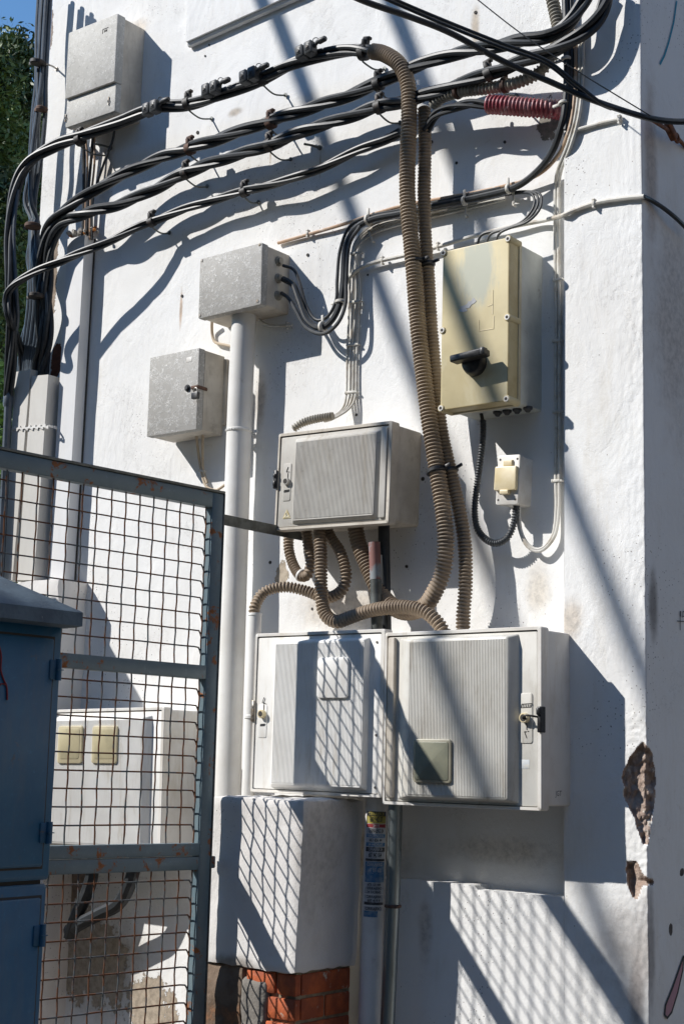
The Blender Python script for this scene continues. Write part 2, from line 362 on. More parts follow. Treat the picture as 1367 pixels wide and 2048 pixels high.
def corrugated(pts3, r, pitch=.0115, depth=.0032, seg=18):
    n_per = 6; P = cr(pts3, pitch/n_per); R = []
    prof = (0, .05, .8, 1, .8, .05)
    for i in range(len(P)):
        q = P[i]; k = noise.noise(q*7); R.append((r-depth+depth*prof[i % n_per])*(1+.035*k+.03*noise.noise(q*31)))
        P[i] = q+V((noise.noise(q*5+V((9, 0, 0))), noise.noise(q*5+V((0, 9, 0))), 0))*.0028
    return MB().tube(P, R, seg)

def strands(pts3, n, r, lay=.34, off=None, phase=0., seed=0, sag=.0):
    P = cr(pts3, .012); m_ = len(P); P = [p+V((0, noise.noise(p*3+V((seed, 0, 0)))*.006, noise.noise(p*3.5+V((0, seed, 4)))*.006)) for p in P]; T = [(P[min(i+1, m_-1)]-P[max(i-1, 0)]).normalized() for i in range(m_)]
    off = off if off is not None else r*(1.0 if n == 2 else 1.16 if n == 3 else 1.45)
    N = V((0, -1, 0)); out = [[] for _ in range(n)]; s = 0
    for i in range(m_):
        N = (N-T[i]*N.dot(T[i])).normalized(); B = T[i].cross(N)
        if i: s += (P[i]-P[i-1]).length
        tw = phase + 2*pi*s/lay + .5*noise.noise(V((s*2, seed, 0)))
        for k in range(n):
            a = tw+2*pi*k/n; rr = off*(1+.18*noise.noise(V((s*4, k*7+seed, 3)))); out[k].append(P[i]+(N*cos(a)+B*sin(a))*rr)
    return out
def bundle(label, pts, n, r, lay=.34, mat='rubber', group='twisted black cable bundles', name='cable_bundle', off=None, phase=0., seed=0, cat='cable bundle'):
    P = [V(p) if not isinstance(p, tuple) else at(*p) for p in pts]
    t = thing(name, label, cat, P[0], group)
    for st in strands(P, n, r, lay, off, phase, seed):
        mesh('cable', MB().tube(st, r, 9), mat, t)
    return t
def cable(label, pts, r, mat, name='cable', group=None, cat='cable'):
    P = [V(p) if not isinstance(p, tuple) else at(*p) for p in pts]
    return mesh(name, MB().tube(cr(P, .012), r, 9), mat, None, label, cat, group)

# ------------------------------------------------------------------ the house wall
PIL = .07
XP = at(1127, 1500, PIL).x           # left edge of the pilaster
XC = at(1288, 1000, PIL).x           # the building's right corner
XL = at(88, 300, 0).x                # left end of the wall
ZLED = at(1000, 1783, PIL).z         # top of the plinth
pc = lambda x, y, d=0: tuple(at(x, y, d))
BRN = (.26, .19, .14); TAN = (.43, .36, .28)
wall_blobs = [
    (pc(200, 1930), (.30, .3, .22), (.50, .45, .38), 'soft'), (pc(150, 1900), (.14, .3, .17), TAN, 'chip'), (pc(300, 2010), (.12, .3, .11), TAN, 'chip'), (pc(215, 1935), (.10, .3, .15), TAN, 'chip'),
    (pc(150, 1760), (.10, .3, .08), BRN, 'chip'),
    (pc(104, 560), (.030, .3, .26), (.34, .27, .21), 'chip'), (pc(112, 720), (.03, .3, .08), (.18, .06, .03), 'chip'),
    (pc(520, 800), (.035, .3, .11), (.55, .50, .44), 'soft'), (pc(100, 60), (.02, .3, .12), (.36, .30, .26), 'chip'),
    (pc(1098, 240), (.045, .3, .065), (.27, .25, .22), 'chip'), (pc(565, 1150), (.03, .3, .05), (.5, .43, .34), 'chip'),
    (pc(362, 620), (.01, .3, .09), (.50, .33, .20), 'soft'), (pc(700, 1700), (.3, .3, .12), (.52, .47, .40), 'soft'),
    (pc(950, 60), (.02, .3, .1), (.55, .45, .33), 'soft'), (pc(690, 1215), (.25, .3, .08), (.62, .55, .47), 'soft'),
    (pc(130, 1300), (.06, .3, .25), (.55, .5, .45), 'soft'), (pc(1075, 1180), (.05, .3, .10), (.70, .64, .55), 'soft'), (pc(541, 310), (.005, .3, .05), (.50, .38, .26), 'soft'), (pc(640, 330), (.005, .3, .06), (.56, .46, .34), 'soft'), (pc(222, 330), (.005, .3, .06), (.52, .42, .32), 'soft'), (pc(830, 900), (.006, .3, .08), (.58, .50, .40), 'soft'), (pc(270, 60), (.10, .3, .05), (.66, .58, .48), 'soft'), (pc(215, 340), (.05, .3, .2), (.60, .54, .47), 'soft'), (pc(1000, 1700), (.25, .3, .05), (.70, .66, .60), 'soft'), (pc(470, 225), (.04, .3, .02), (.5, .42, .33), 'soft')]
MAT['wall'] = plaster('white_plaster', wall_blobs)
pil_blobs = [(pc(1140, 1240, PIL), (.05, .3, .08), (.62, .54, .45), 'soft'), (pc(850, 1860, PIL), (.03, .3, .12), (.66, .62, .57), 'soft'),
             (tuple(atx(1305, 1210, XC)), (.2, .035, .13), (.18, .16, .15), 'soft'), (tuple(atx(1300, 330, XC)), (.2, .05, .3), (.5, .42, .36), 'soft'),
             (tuple(atx(1345, 650, XC)), (.2, .16, .4), (.66, .61, .56), 'soft'), (tuple(atx(1300, 1900, XC)), (.2, .03, .2), (.36, .33, .31), 'soft'), (pc(1272, 1990, PIL), (.03, .3, .14), (.36, .32, .30), 'soft'), (tuple(atx(1340, 1860, XC)), (.2, .012, .016), (.12, .10, .09), 'chip'),
             (tuple(atx(1362, 1745, XC)), (.2, .012, .010), (.12, .10, .09), 'chip')]
MAT['pilaster'] = plaster('pilaster_plaster', pil_blobs, speck=2.2, grime=.8)
MAT['plaster'] = plaster('plain_plaster')
MAT['plaster_worn'] = plaster('worn_plaster', [(pc(660, 1700, .33), (.1, .2, .4), (.55, .51, .47), 'soft'), (pc(470, 1930, .39), (.1, .1, .04), (.3, .26, .22), 'soft')], (.72, .70, .68))

house = thing('house_wall', 'white plastered house wall carrying the boxes and cables', 'wall', (0, 0, 0))
ZT = 7.6
def wavy_grid(x0, x1, z0, z1, y, step, amp):
    mb = MB(); nx = max(2, int((x1-x0)/step)); nz = max(2, int((z1-z0)/step)); vs = []
    for j in range(nz+1):
        for i in range(nx+1):
            x = x0+(x1-x0)*i/nx; z = z0+(z1-z0)*j/nz
            e = min(1, i/2, (nx-i)/2, j/2, (nz-j)/2)
            vs.append((x, y+amp*e*noise.fractal(V((x*2.6, z*2.6, y*9)), 1, 2, 4), z))
    fs = [(j*(nx+1)+i, j*(nx+1)+i+1, (j+1)*(nx+1)+i+1, (j+1)*(nx+1)+i) for j in range(nz) for i in range(nx)]
    return mb.add(vs, fs)
wm = wavy_grid(XL, XP+.02, 0, 5.2, 0, .03, .004)
wm.add([(XL, 0, 5.2), (XP+.02, 0, 5.2), (XP+.02, 0, ZT), (XL, 0, ZT)], [(0, 1, 2, 3)])
wm.add([(XL, 0, 0), (XL, 2.5, 0), (XL, 2.5, ZT), (XL, 0, ZT)], [(0, 3, 2, 1)])
wm.add([(XL, 0, ZT), (XP, 0, ZT), (XP, 2.5, ZT), (XL, 2.5, ZT)], [(0, 1, 2, 3)])
mesh('wall_face', wm, 'wall', house)
# pilaster with its broken corner: one grid folded round the corner
chips = [[(1285,1483),(1302,1500),(1311,1560),(1306,1622),(1296,1692),(1284,1690),(1268,1640),(1246,1592),(1244,1545),(1262,1508)],
         [(1252,1722),(1272,1724),(1284,1745),(1308,1764),(1303,1772),(1284,1772),(1276,1802),(1262,1798),(1251,1762)]]
def pip(x, y, P):
    c = False; dmin = 1e9; n = len(P)
    for i in range(n):
        (x0, y0), (x1, y1) = P[i], P[(i+1) % n]
        if (y0 > y) != (y1 > y) and x < (x1-x0)*(y-y0)/(y1-y0)+x0: c = not c
        L = (x1-x0)**2+(y1-y0)**2; t = max(0, min(1, ((x-x0)*(x1-x0)+(y-y0)*(y1-y0))/L))
        dmin = min(dmin, hypot(x-x0-t*(x1-x0), y-y0-t*(y1-y0)))
    return dmin if c else -dmin
mb = MB(); cols = []
CRN = .004
xs = [XP+(XC-.10-XP)*i/10 for i in range(10)]+[XC-.10+(.10-CRN)*i/26 for i in range(27)]
cols = [(x, -PIL) for x in xs] + [(XC-CRN+CRN*sin(a), -PIL+CRN-CRN*cos(a)) for a in (radians(22), radians(45), radians(68), radians(90))]
cols += [(XC, -PIL+CRN+.0045*i) for i in range(1, 20)] + [(XC, -PIL+.11+.03*i) for i in range(0, 6)] + [(XC, .25+.2*i) for i in range(0, 22)]
zs = [0, .3, .6]; z = .75
while z < 3.2: zs.append(z); z += .0038 if 1.2 < z < 1.75 else .010
zs += [3.25+.08*i for i in range(24)] + [5.3, 6.2, ZT]
nC = len(cols); vs = []; ins = []
for z in zs:
    for (x, y) in cols:
        p = V((x, y, z)); wgt = max(0., 1-max(0, XC-x)*8)*max(0, 1-max(0, y+PIL)*8)
        nn = noise.fractal(p*9, 1, 2, 5)
        dpl = .0018*noise.fractal(p*3, 1, 2, 3) + wgt*.0018*(nn-.1) + wgt*.0022*noise.noise(p*75)
        q = proj(p); inside = -99
        if 1460 < q[1] < 1830 and q[0] > 1225:
            inside = max(pip(q[0], q[1], P) for P in chips) + 3*noise.fractal(p*40, 1, 2, 4)
        k = max(0, min(1, inside/7)); ins.append(inside > 0)
        dd = k*(.013+.010*noise.fractal(p*30, 1, 2, 5)+.012*min(1, inside/22 if inside > 0 else 0))
        vs.append(p+V((-1, 0, 0))*(dd*.8*(1 if wgt > .2 else .3))+V((0, 1, 0))*(dd*.9) + V((-.3, 0, 0))*dpl*-1 + V((0, -1, 0))*dpl*(1 if y < -PIL+.02 else 0))
for j in range(len(zs)-1):
    for i in range(nC-1):
        a = j*nC+i; f = (a, a+1, a+nC+1, a+nC); mb.f.append(f); mb.mi.append(1 if sum(ins[k] for k in f) >= 3 else 0)
mb.v = vs
# left return of the pilaster above the plinth
b = len(mb.v); mb.v += [V((XP, -PIL, ZLED)), V((XP, .02, ZLED)), V((XP, .02, ZT)), V((XP, -PIL, ZT))]; mb.f.append((b+3, b+2, b+1, b)); mb.mi.append(0)
mesh('pilaster', mb, ['pilaster', 'clay'], house)
# plinth below the recess with an uneven top edge
XB = at(728, 1800, .05).x
mb = MB(); nx = 60; nz = 34; vs = []
for j in range(nz+1):
    for i in range(nx+1):
        x = XB+(XP-XB)*i/nx; top = ZLED+(.004*noise.fractal(V((x*9, 0, 0)), 1, 2, 4) if 0 < i < nx else 0) + (.012 if x < at(950, 1783, PIL).x else 0)*1
        z = top*(j/nz); vs.append(V((x, -PIL+(.0022*noise.fractal(V((x*4, z*4, 5)), 1, 2, 3) if 0 < i < nx and j < nz else 0), z)))
for j in range(nz):
    for i in range(nx): a = j*(nx+1)+i; mb.f.append((a, a+1, a+nx+2, a+nx+1)); mb.mi.append(0)
mb.v = vs; b = len(vs); top = vs[nz*(nx+1):]
mb.v += [V((p.x, .01, p.z)) for p in top]
for i in range(nx): mb.f.append((nz*(nx+1)+i, nz*(nx+1)+i+1, b+i+1, b+i)); mb.mi.append(0)
mesh('plinth', mb, 'pilaster', house)
# raised panel at the top with its sloping lower edge
p0 = at(372, 84, .03); p1 = at(600, -18, .03)
dr = (p1-p0).normalized(); far = p0+dr*((XP-.05-p0.x)/dr.x)
mb = MB().prism([V((p0.x, 0, p0.z)), V((far.x, 0, far.z)), V((far.x, 0, 5.6)), V((p0.x, 0, 5.6))], (0, -1, 0), .032)
mesh('raised_panel', mb, 'plaster', house)
mb = MB().tube([p0+V((0, .02, -.004)), p0.lerp(far, .3)+V((0, .02, -.004)), far+V((0, .02, -.004))], .013, 8)
mesh('panel_moulding', mb, 'plaster', house)
# small anchor holes
for (x, y, r) in ((364, 592, .006), (615, 510, .006), (812, 1133, .005), (845, 958, .007), (540, 1125, .006), (624, 1218, .005), (950, 25, .006), (1008, 284, .005), (862, 284, .006), (912, 326, .005), (460, 270, .006), (410, 112, .004), (418, 90, .004), (568, 230, .006), (712, 830, .005), (728, 862, .005), (735, 550, .004), (640, 1002, .005), (395, 265, .007)):
    c = at(x, y, .0015); mesh('anchor_hole', MB().disc(c+V((0, .004, 0)), (0.05, -1, .1), r, .0055, 7), 'gap', house)
# chipped mortar round the red pipe
# marks on the side face
def mark(pts, w, mat, X=XC, name='paint_mark', closed=False):
    P = [atx(x, y, X+.0025) for x, y in pts]; mb = MB()
    for a, b_ in zip(P, P[1:]+([P[0]] if closed else [])):
        d = (b_-a).normalized(); n = V((1, 0, 0)).cross(d)*w
        mb.prism([a-n, b_-n+d*w*.4, b_+n+d*w*.4, a+n], (1, 0, 0), .0006)
    return mesh(name, mb, mat, house)
mark([(1352, 2), (1346, 45), (1336, 85), (1328, 110), (1319, 128)], .0035, 'blue_paint', name='blue_stroke')
lp = [(1366, 1912), (1358, 1935), (1345, 1972), (1330, 2010), (1328, 2030), (1333, 2036), (1342, 2024), (1354, 1985), (1364, 1940)]
mesh('pink_fill', MB().prism([atx(x, y, XC+.002) for x, y in lp], (1, 0, 0), .0006), 'pink_paint', house)
mark(lp, .0032, 'ink', closed=True, name='black_outline')
mark([(1353, 1242), (1367, 1243)], .0012, 'ink', name='pen_mark'); mark([(1359, 1222), (1359, 1260)], .0012, 'ink', name='pen_mark')
mark([(1360, 1222), (1360, 1233)], .0012, 'ink', name='pen_mark'); mark([(1364, 1224), (1367, 1222), (1367, 1232), (1363, 1234), (1364, 1224)], .001, 'ink', name='pen_mark')

# ------------------------------------------------------------------ text helper
def text(s, size, origin, ex, ez, mat, parent, squeeze=1.0, name='lettering', wrap=None, bold=0.0):
    cu = bpy.data.curves.new('t', 'FONT'); cu.body = s; cu.size = size; cu.align_x = 'CENTER'; cu.align_y = 'CENTER'; cu.offset = bold; cu.resolution_u = 3
    o = bpy.data.objects.new('t', cu); COL.objects.link(o)
    dg = bpy.context.evaluated_depsgraph_get(); me = bpy.data.meshes.new_from_object(o.evaluated_get(dg))
    bpy.data.objects.remove(o); bpy.data.curves.remove(cu)
    mb = MB(); n = ex.cross(ez)
    for v in me.vertices:
        x, y = v.co.x*squeeze, v.co.y
        if wrap:
            ctr, R = wrap; a = x/R
            mb.v.append(ctr(y) + (ex*sin(a) + n*cos(a))*(R))
        else: mb.v.append(origin+ex*x+ez*y)
    for p in me.polygons: mb.f.append(tuple(p.vertices)); mb.mi.append(0)
    bpy.data.meshes.remove(me)
    if mb.f: return mesh(name, mb, mat, parent, smooth=False)

# ------------------------------------------------------------------ boxes
OUT = V((0, -1, 0))
def screw(F, u, v, w, r, parent, name='screw', mat='steel'):
    mb = MB().disc(F.pt(u, v, w-.001), OUT, r, .003, 12, .0008)
    mb.obox(F.pt(u, v, w+.0022), (F.ex+F.ez).normalized(), (F.ez-F.ex).normalized(), OUT, r*.75, r*.15, .0004)
    return mesh(name, mb, mat, parent)
def gland(p, dirn, r, parent, mat='black_plastic', h=.02):
    mb = MB().disc(p, dirn, r, h*.5, 12).disc(V(p)+V(dirn)*h*.5, dirn, r*.7, h*.5, 12)
    return mesh('cable_gland', mb, mat, parent)

# 1 the tall grey box at the top left
F = Fr((139.6, 66), (234.5, 27), (228.5, 221), (126, 253), .15)
t = thing('meter_box', 'tall pale fibreglass box with a small lower flap, highest on the wall', 'electrical box', F.pt(0, F.v0, 0))
vst = F.loc(176, 182)[1]
mesh('housing', MB().rbox(F, F.u0+.004, F.u1-.004, F.v0+.002, F.v1-.004, -.004, .118, .006, .002), 'box_side', t)
mesh('cover', MB().rbox(F, F.u0, F.u1, vst, F.v1, .112, .152, .006, .003), 'fibre_lite', t)
fl = mesh('flap', MB().rbox(F, F.u0+.001, F.u1-.001, F.v0, vst-.002, .112, .1405, .005, .0025), 'fibre_lite', t)
for x, y in ((132, 237), (218, 203)):
    u, v = F.loc(x, y, .141); mb = MB().tube([F.pt(u+.006*cos(a), v+.006*sin(a), .143) for a in [k*pi/5 for k in range(11)]], .0016, 6, False)
    mb.obox(F.pt(u, v+.012, .143), F.ex, F.ez, OUT, .0015, .006, .002); mb.obox(F.pt(u, v-.011, .143), F.ex, F.ez, OUT, .0015, .004, .002)
    mesh('latch_ring', mb, 'steel', fl)
u, v = F.loc(211, 61, .153); mb = MB()
for a, b, c, d in ((0, .009, .016, .0009), (-.016, .0, .0009, .009), (-.006, -.001, .0009, .005), (.002, -.001, .0009, .005), (.008, -.001, .0009, .005), (.001, -.001, .008, .0009)):
    mb.obox(F.pt(u+a, v+b, .1525), F.ex, F.ez, OUT, c, d, .0006)
mesh('embossed_mark', mb, 'gap', t)
zb = F.v0
for x, w_, r in ((168, .05, .014), (187, .06, .013), (206, .055, .012), (228, .06, .030)):
    uu = F.u0 + (x-126)/102.*F.W
    mb = MB().tube([F.pt(uu, zb+.004, w_), F.pt(uu, zb-.004, w_), F.pt(uu, zb-.006, w_), F.pt(uu, zb-.018, w_)], [r, r, r*.8, r*.55], 14)
    mesh('cable_gland', mb, 'black_plastic', t)
TLF = F

# 2 the junction box on the pole
F = JF = Fr((400, 518.5), (525, 483.5), (521, 608.5), (396, 638), .150)
t = thing('junction_box', 'grey fibreglass junction box sitting on the white pole', 'electrical box', F.pt(0, F.v0, 0))
mesh('housing', MB().rbox(F, F.u0+.003, F.u1-.001, F.v0+.002, F.v1-.003, -.004, .118, .008, .003), 'box_side', t)
mesh('lid', MB().rbox(F, F.u0, F.u1, F.v0, F.v1, .1195, .150, .006, .003), 'fibre', t)
for x, y in ((404, 521), (519, 489), (515, 602), (400, 631)): screw(F, *F.loc(x, y), .150, .0055, t)
for v in (.30, .02, -.26):
    p = F.pt(F.u1-.003, v*F.H, .062); mesh('cable_gland', MB().disc(p, F.ex, .0175, .009, 14, .002).disc(p+F.ex*.009, F.ex, .012, .008, 14), 'conduit_grey', t)

# 3 the padlocked box
F = PF = Fr((300, 715.6), (398.7, 695.4), (392, 859), (294, 873), .142)
t = thing('padlock_box', 'grey fibreglass box with a black padlock on its door', 'electrical box', F.pt(0, F.v0, 0))
mesh('housing', MB().rbox(F, F.u0+.002, F.u1-.0005, F.v0+.002, F.v1-.002, .008, .110, .003, .002), 'box_side', t)
mesh('back_plate', MB().rbox(F, F.u0+.03, F.u1+.012, F.v0+.04, F.v1-.012, -.003, .010, .003, .001), 'box_side', t)
dr_ = mesh('door', MB().rbox(F, F.u0, F.u1, F.v0, F.v1, .1125, .142, .003, .002), 'fibre', t)
u, v = F.loc(378, 719, .143); mesh('paper_label', MB().rbox(F, u-.013, u+.013, v-.009, v+.009, .141, .1427, .001, .0002), 'socket', dr_)
u, v = F.loc(375, 776, .143)
mb = MB().disc(F.pt(u, v, .141), OUT, .0125, .006, 18, .0015); mb.disc(F.pt(u, v, .147), OUT, .008, .004, 14, .001); mesh('lock_knob', mb, 'black_plastic', dr_)
uh, vh = F.loc(402, 775, .13)
hs = MB().obox(F.pt(F.u1-.012, vh, .146), F.ex, F.ez, OUT, .016, .006, .003, .001); hs.obox(F.pt(F.u1+.003, vh, .122), F.ex, F.ez, OUT, .002, .006, .026, .001)
hs.disc(F.pt(F.u1+.005, vh-.001, .103), F.ex, .0042, .003, 10)
mesh('hasp', hs, 'rust_brown', t)
u, v = F.loc(391, 790, .156)
t2 = thing('padlock', 'small black padlock hanging from the grey box hasp', 'padlock', F.pt(u, v-.015, .155))
mesh('lock_body', MB().rbox(F, u-.015, u+.015, v-.014, v+.010, .150, .163, .003, .002), 'black_plastic', t2)
mesh('shackle', MB().tube(cr([F.pt(u+.009*cos(a), v+.010+.016*sin(a), .156) for a in [k*pi/8 for k in range(9)]], .003), .0026, 8), 'steel', t2)

# ribbed cabinets
def emblem(F, u, v, w, parent, up=1, s=1.0):      # slanted stroke, dash, upright stroke
    mb = MB()
    def bar(a, b, c, d):
        p, q = F.pt(u+a*s, v+b*s*up, w), F.pt(u+c*s, v+d*s*up, w); dd = (q-p); L = dd.length; dd.normalize()
        mb.obox((p+q)/2, dd, dd.cross(OUT), OUT, L/2, .0009*s, .0008)
    bar(-.004, .018, .000+.003, .034); bar(-.004, .018, .002, .018); bar(.003, -.004, .003, .013); bar(.005, .017, .009, .017)
    mesh('embossed_bolt_sign', mb, 'gap', parent)
def maker_plate(F, u, v, w, parent, s=1.0):
    mb = MB()
    def bar(a, b, c, d, h=.0008):
        p, q = F.pt(u+a*s, v+b*s, w), F.pt(u+c*s, v+d*s, w); dd = (q-p); L = dd.length; dd.normalize()
        mb.obox((p+q)/2, dd, dd.cross(OUT), OUT, L/2, h*s, .0006)
    bar(-.020, -.006, -.016, .006); bar(-.016, .006, .022, .008); bar(.022, .008, .018, -.004); bar(.018, -.004, -.020, -.006)
    for k in range(5): bar(-.013+.0065*k, -.0035, -.011+.0065*k, .0045, .0006)
    mesh('embossed_logo', mb, 'gap', parent)

def cabinet(F, nm, label, back, rise, prange, rrange, ends, mshell, mdoor, hinge_side, rim=.013, body_in=.012, flush=.004, cat='electrical box', group=None):
    d = F.d; t = thing(nm, label, cat, F.pt(0, F.v0, 0), group)
    mesh('housing', MB().rbox(F, F.u0+body_in, F.u1-.004, F.v0+body_in, F.v1-body_in*.6, back, d-.036, .008, .002), mshell, t)
    fr_ = MB().ring(F, (F.u0, F.u1, F.v0, F.v1), (F.u0+rim*.6, F.u1-rim, F.v0+rim*.75, F.v1-rim*.75), d-.038, d, .007, .004)
    mesh('frame', fr_, mshell, t)
    mesh('door_seal', MB().rbox(F, F.u0+.003, F.u1-.003, F.v0+.003, F.v1-.003, d-.037, d-.026, .003, .001), 'gap', t)
    a, b, c, e = F.u0+rim*.6+.002, F.u1-rim-.002, F.v0+rim*.75+.002, F.v1-rim*.75-.003
    dm = MB().rbox(F, a, b, c, e, d-.028, d-flush, .006, .002)
    u0 = F.loc(prange[0], (ends[0]+ends[1])/2, d)[0]; u1 = F.loc(prange[1], (ends[0]+ends[1])/2, d)[0]
    v1 = F.loc((prange[0]+prange[1])/2, ends[0], d)[1]; v0 = F.loc((prange[0]+prange[1])/2, ends[1], d)[1]
    v0 = max(v0, c+.006); v1 = min(v1, e-.006)
    r0 = F.loc(rrange[0], 0, d+rise)[0]; r1 = F.loc(rrange[1], 0, d+rise)[0]
    r0 = F.loc(rrange[0], (ends[0]+ends[1])/2, d+rise)[0]; r1 = F.loc(rrange[1], (ends[0]+ends[1])/2, d+rise)[0]
    L = []
    for (w, q0, q1, qv) in ((d-flush-.001, 0, 0, 0), (d+rise-.003, (r0-u0)*.8, (u1-r1)*.8, .008), (d+rise, r0-u0, u1-r1, .011)):
        L.append([F.pt(x, y, w) for x, y in rrect(u0+q0, u1-q1, v0+qv, v1-qv, .006, 3)])
    dm.loops(L, True)
    dm.ribs(F, r0+.002, r1-.002, v0+.016, v1-.016, d+rise+.0002)
    door = mesh('door', dm, mdoor, t)
    return t, door, (u0, u1, v0, v1)

# 4 middle box
F = MF = Fr((556, 869), (786.5, 839.5), (774.5, 1046), (548.4, 1062.6), .165)
t, door, pr = cabinet(F, 'distribution_box', 'dirty grey ribbed box with yellow warning triangle in the middle of the wall', .0, .010, (586, 757), (588, 748), (868, 1045), 'box_side', 'box_mid', 1, group='ribbed plastic distribution boxes')
u, v = F.loc(573, 963, .165)
mb = MB().rbox(F, u-.018, u+.016, v-.065, v+.062, .155, .1632, .006, .0015); mesh('lock_plate', mb, 'box_mid', door)
mb = MB().tube([F.pt(u, v, .160), F.pt(u, v, .172), F.pt(u, v, .173)], [.0125, .0125, .0115], 18); mesh('lock_collar', mb, 'box_mid', door)
mesh('keyhole', MB().disc(F.pt(u, v, .1705), OUT, .0085, .0031, 16), 'gap', door)
emblem(F, u, v+.015, .1640, door); maker_plate(F, u, v-.032, .1640, door, .55)
u, v = F.loc(572, 1028, .165)
tri = [F.pt(u-.017, v-.014, .1615), F.pt(u+.017, v-.014, .1615), F.pt(u, v+.016, .1615)]
mesh('warning_triangle', MB().prism(tri, OUT, .0012), simple('faded_yellow', (.52, .40, .16), (.6, .52, .32), 60, rough=.5, bumps=()), door, label='faded yellow warning triangle with a bolt')
tri2 = [F.pt(u-.0115, v-.011, .1632), F.pt(u+.0115, v-.011, .1632), F.pt(u, v+.010, .1632)]
mesh('triangle_face', MB().prism(tri2, OUT, .0005), simple('pale_yellow', (.62, .56, .40), rough=.5, bumps=()), door)
mb = MB()
for a, b, c, e in ((.001, .005, -.0025, -.001), (-.0025, -.001, .002, -.002), (.002, -.002, -.001, -.008)):
    p, q = F.pt(u+a, v+b, .1642), F.pt(u+c, v+e, .1642); dd = q-p; L_ = dd.length; dd.normalize(); mb.obox((p+q)/2, dd, dd.cross(OUT), OUT, L_/2, .0006, .0004)
mesh('bolt_symbol', mb, 'gap', door)
u, v = F.loc(552, 959, .165)
mb = MB().obox(F.pt(F.u0-.002, v, .160), F.ex, F.ez, OUT, .0075, .031, .012, .002).obox(F.pt(F.u0-.002, v+.012, .173), F.ex, F.ez, OUT, .004, .006, .004, .001).obox(F.pt(F.u0-.002, v-.014, .173), F.ex, F.ez, OUT, .004, .008, .004, .001)
mesh('side_latch', mb, 'black_plastic', t)
u, v = F.loc(766, 950, .165); mesh('hinge_cover', MB().rbox(F, F.loc(760, 950, .165)[0], F.loc(772, 950, .165)[0], F.v0+.02, F.v1-.02, .155, .169, .003, .002), 'box_mid', door)

# 5 lower left box
F = LLF = Fr((510, 1269), (770, 1256), (762, 1599), (501, 1581), .222)
t, door, pr = cabinet(F, 'distribution_box', 'white ribbed box with blank square flap, lower left of the pair', .0, .020, (543, 735), (546, 724), (1277, 1584), 'shell_white', 'box_white', 1, group='ribbed plastic distribution boxes')
u, v = F.loc(525, 1428, .222)
mesh('lock_plate', MB().rbox(F, u-.020, u+.016, v-.075, v+.03, .212, .2200, .006, .0012), 'box_white', door)
mesh('lock_collar', MB().tube([F.pt(u, v, .215), F.pt(u, v, .232), F.pt(u, v, .2335)], [.0135, .0135, .012], 18), 'cream', door)
mesh('keyhole', MB().disc(F.pt(u, v, .231), OUT, .009, .0031, 16), 'gap', door)
emblem(F, u, v+.016, .2208, door, s=1.1); maker_plate(F, u, v-.035, .2208, door, .5)
u0_, v1_ = F.loc(638, 1316, .243); u1_, v0_ = F.loc(697, 1396, .243)
mesh('blank_flap', MB().rbox(F, u0_, u1_, v0_, v1_, .238, .2520, .012, .003, 5), 'box_white', door)
u, v = F.loc(506, 1422, .222)
mb = MB().obox(F.pt(F.u0+.001, v, .215), F.ex, F.ez, OUT, .006, .034, .012, .0015); mb.disc(F.pt(F.u0+.001, v+.014, .226), OUT, .004, .003, 10).disc(F.pt(F.u0+.001, v-.012, .226), OUT, .004, .003, 10)
mesh('side_latch', mb, 'steel', t)
for x, y in ((752, 1284), (750, 1470), (748, 1575)):
    u, v = F.loc(x, y, .222); screw(F, u, v, .2185, .004, door)

# 6 lower right box
F = LRF = Fr((771, 1266.5), (1082, 1251), (1082, 1621), (762, 1610), .235)
t, door, pr = cabinet(F, 'distribution_box', 'light grey ribbed box with yellowed square window, lower right of the pair', .0, .026, (795, 1036), (815, 1012), (1272, 1604), 'shell_white', 'box_grey', 1, group='ribbed plastic distribution boxes')
u, v = F.loc(1050, 1436, .235)
mesh('lock_plate', MB().rbox(F, u-.019, u+.021, v-.070, v+.070, .225, .2335, .007, .0015), 'box_grey', door)
mesh('lock_collar', MB().tube([F.pt(u, v, .230), F.pt(u, v, .247), F.pt(u, v, .2485)], [.014, .014, .0125], 18), 'cream', door)
mesh('keyhole', MB().disc(F.pt(u, v, .246), OUT, .010, .0031, 16), 'gap', door)
emblem(F, u, v-.018, .2340, door, up=-1, s=1.1); maker_plate(F, u+.001, v+.034, .2340, door, .85)
mb = MB().tube(cr([F.pt(u-.001, v, .249), F.pt(u+.012, v+.006, .258), F.pt(u+.026, v+.006, .255), F.pt(F.u1-.004, v+.002, .240)], .003), .0030, 7)
mesh('chain', mb, 'clip', t)
mb = MB().obox(F.pt(F.u1-.003, v-.004, .231), F.ex, F.ez, OUT, .006, .036, .014, .002).obox(F.pt(F.u1-.003, v+.018, .247), F.ex, F.ez, OUT, .005, .010, .006, .002)
mesh('side_latch', mb, 'black_plastic', t)
u0_, v1_ = F.loc(829, 1478, .262); u1_, v0_ = F.loc(903, 1567, .262)
wf = mesh('window_frame', MB().rbox(F, u0_, u1_, v0_, v1_, .256, .270, .010, .003, 5), 'window_rim_dull', door)
mesh('window_pane', MB().rbox(F, u0_+.008, u1_-.008, v0_+.008, v1_-.008, .268, .2715, .006, .001, 4), 'window', wf)
mesh('hinge_strip', MB().rbox(F, F.loc(776, 1430, .235)[0], F.loc(789, 1430, .235)[0], F.v0+.02, F.v1-.016, .224, .243, .004, .003), 'box_side', door)
u, v = F.loc(1045, 1528, .235); mesh('label_residue', MB().rbox(F, u-.018, u+.019, v-.013, v+.012, .2300, .2315, .003, .0003), simple('washed_out_label', (.52, .55, .58), (.62, .61, .57), 60, .4, .6, .7, bumps=()), door)
p = at(1094, 1572, .12); sx = F.c.x+F.u1
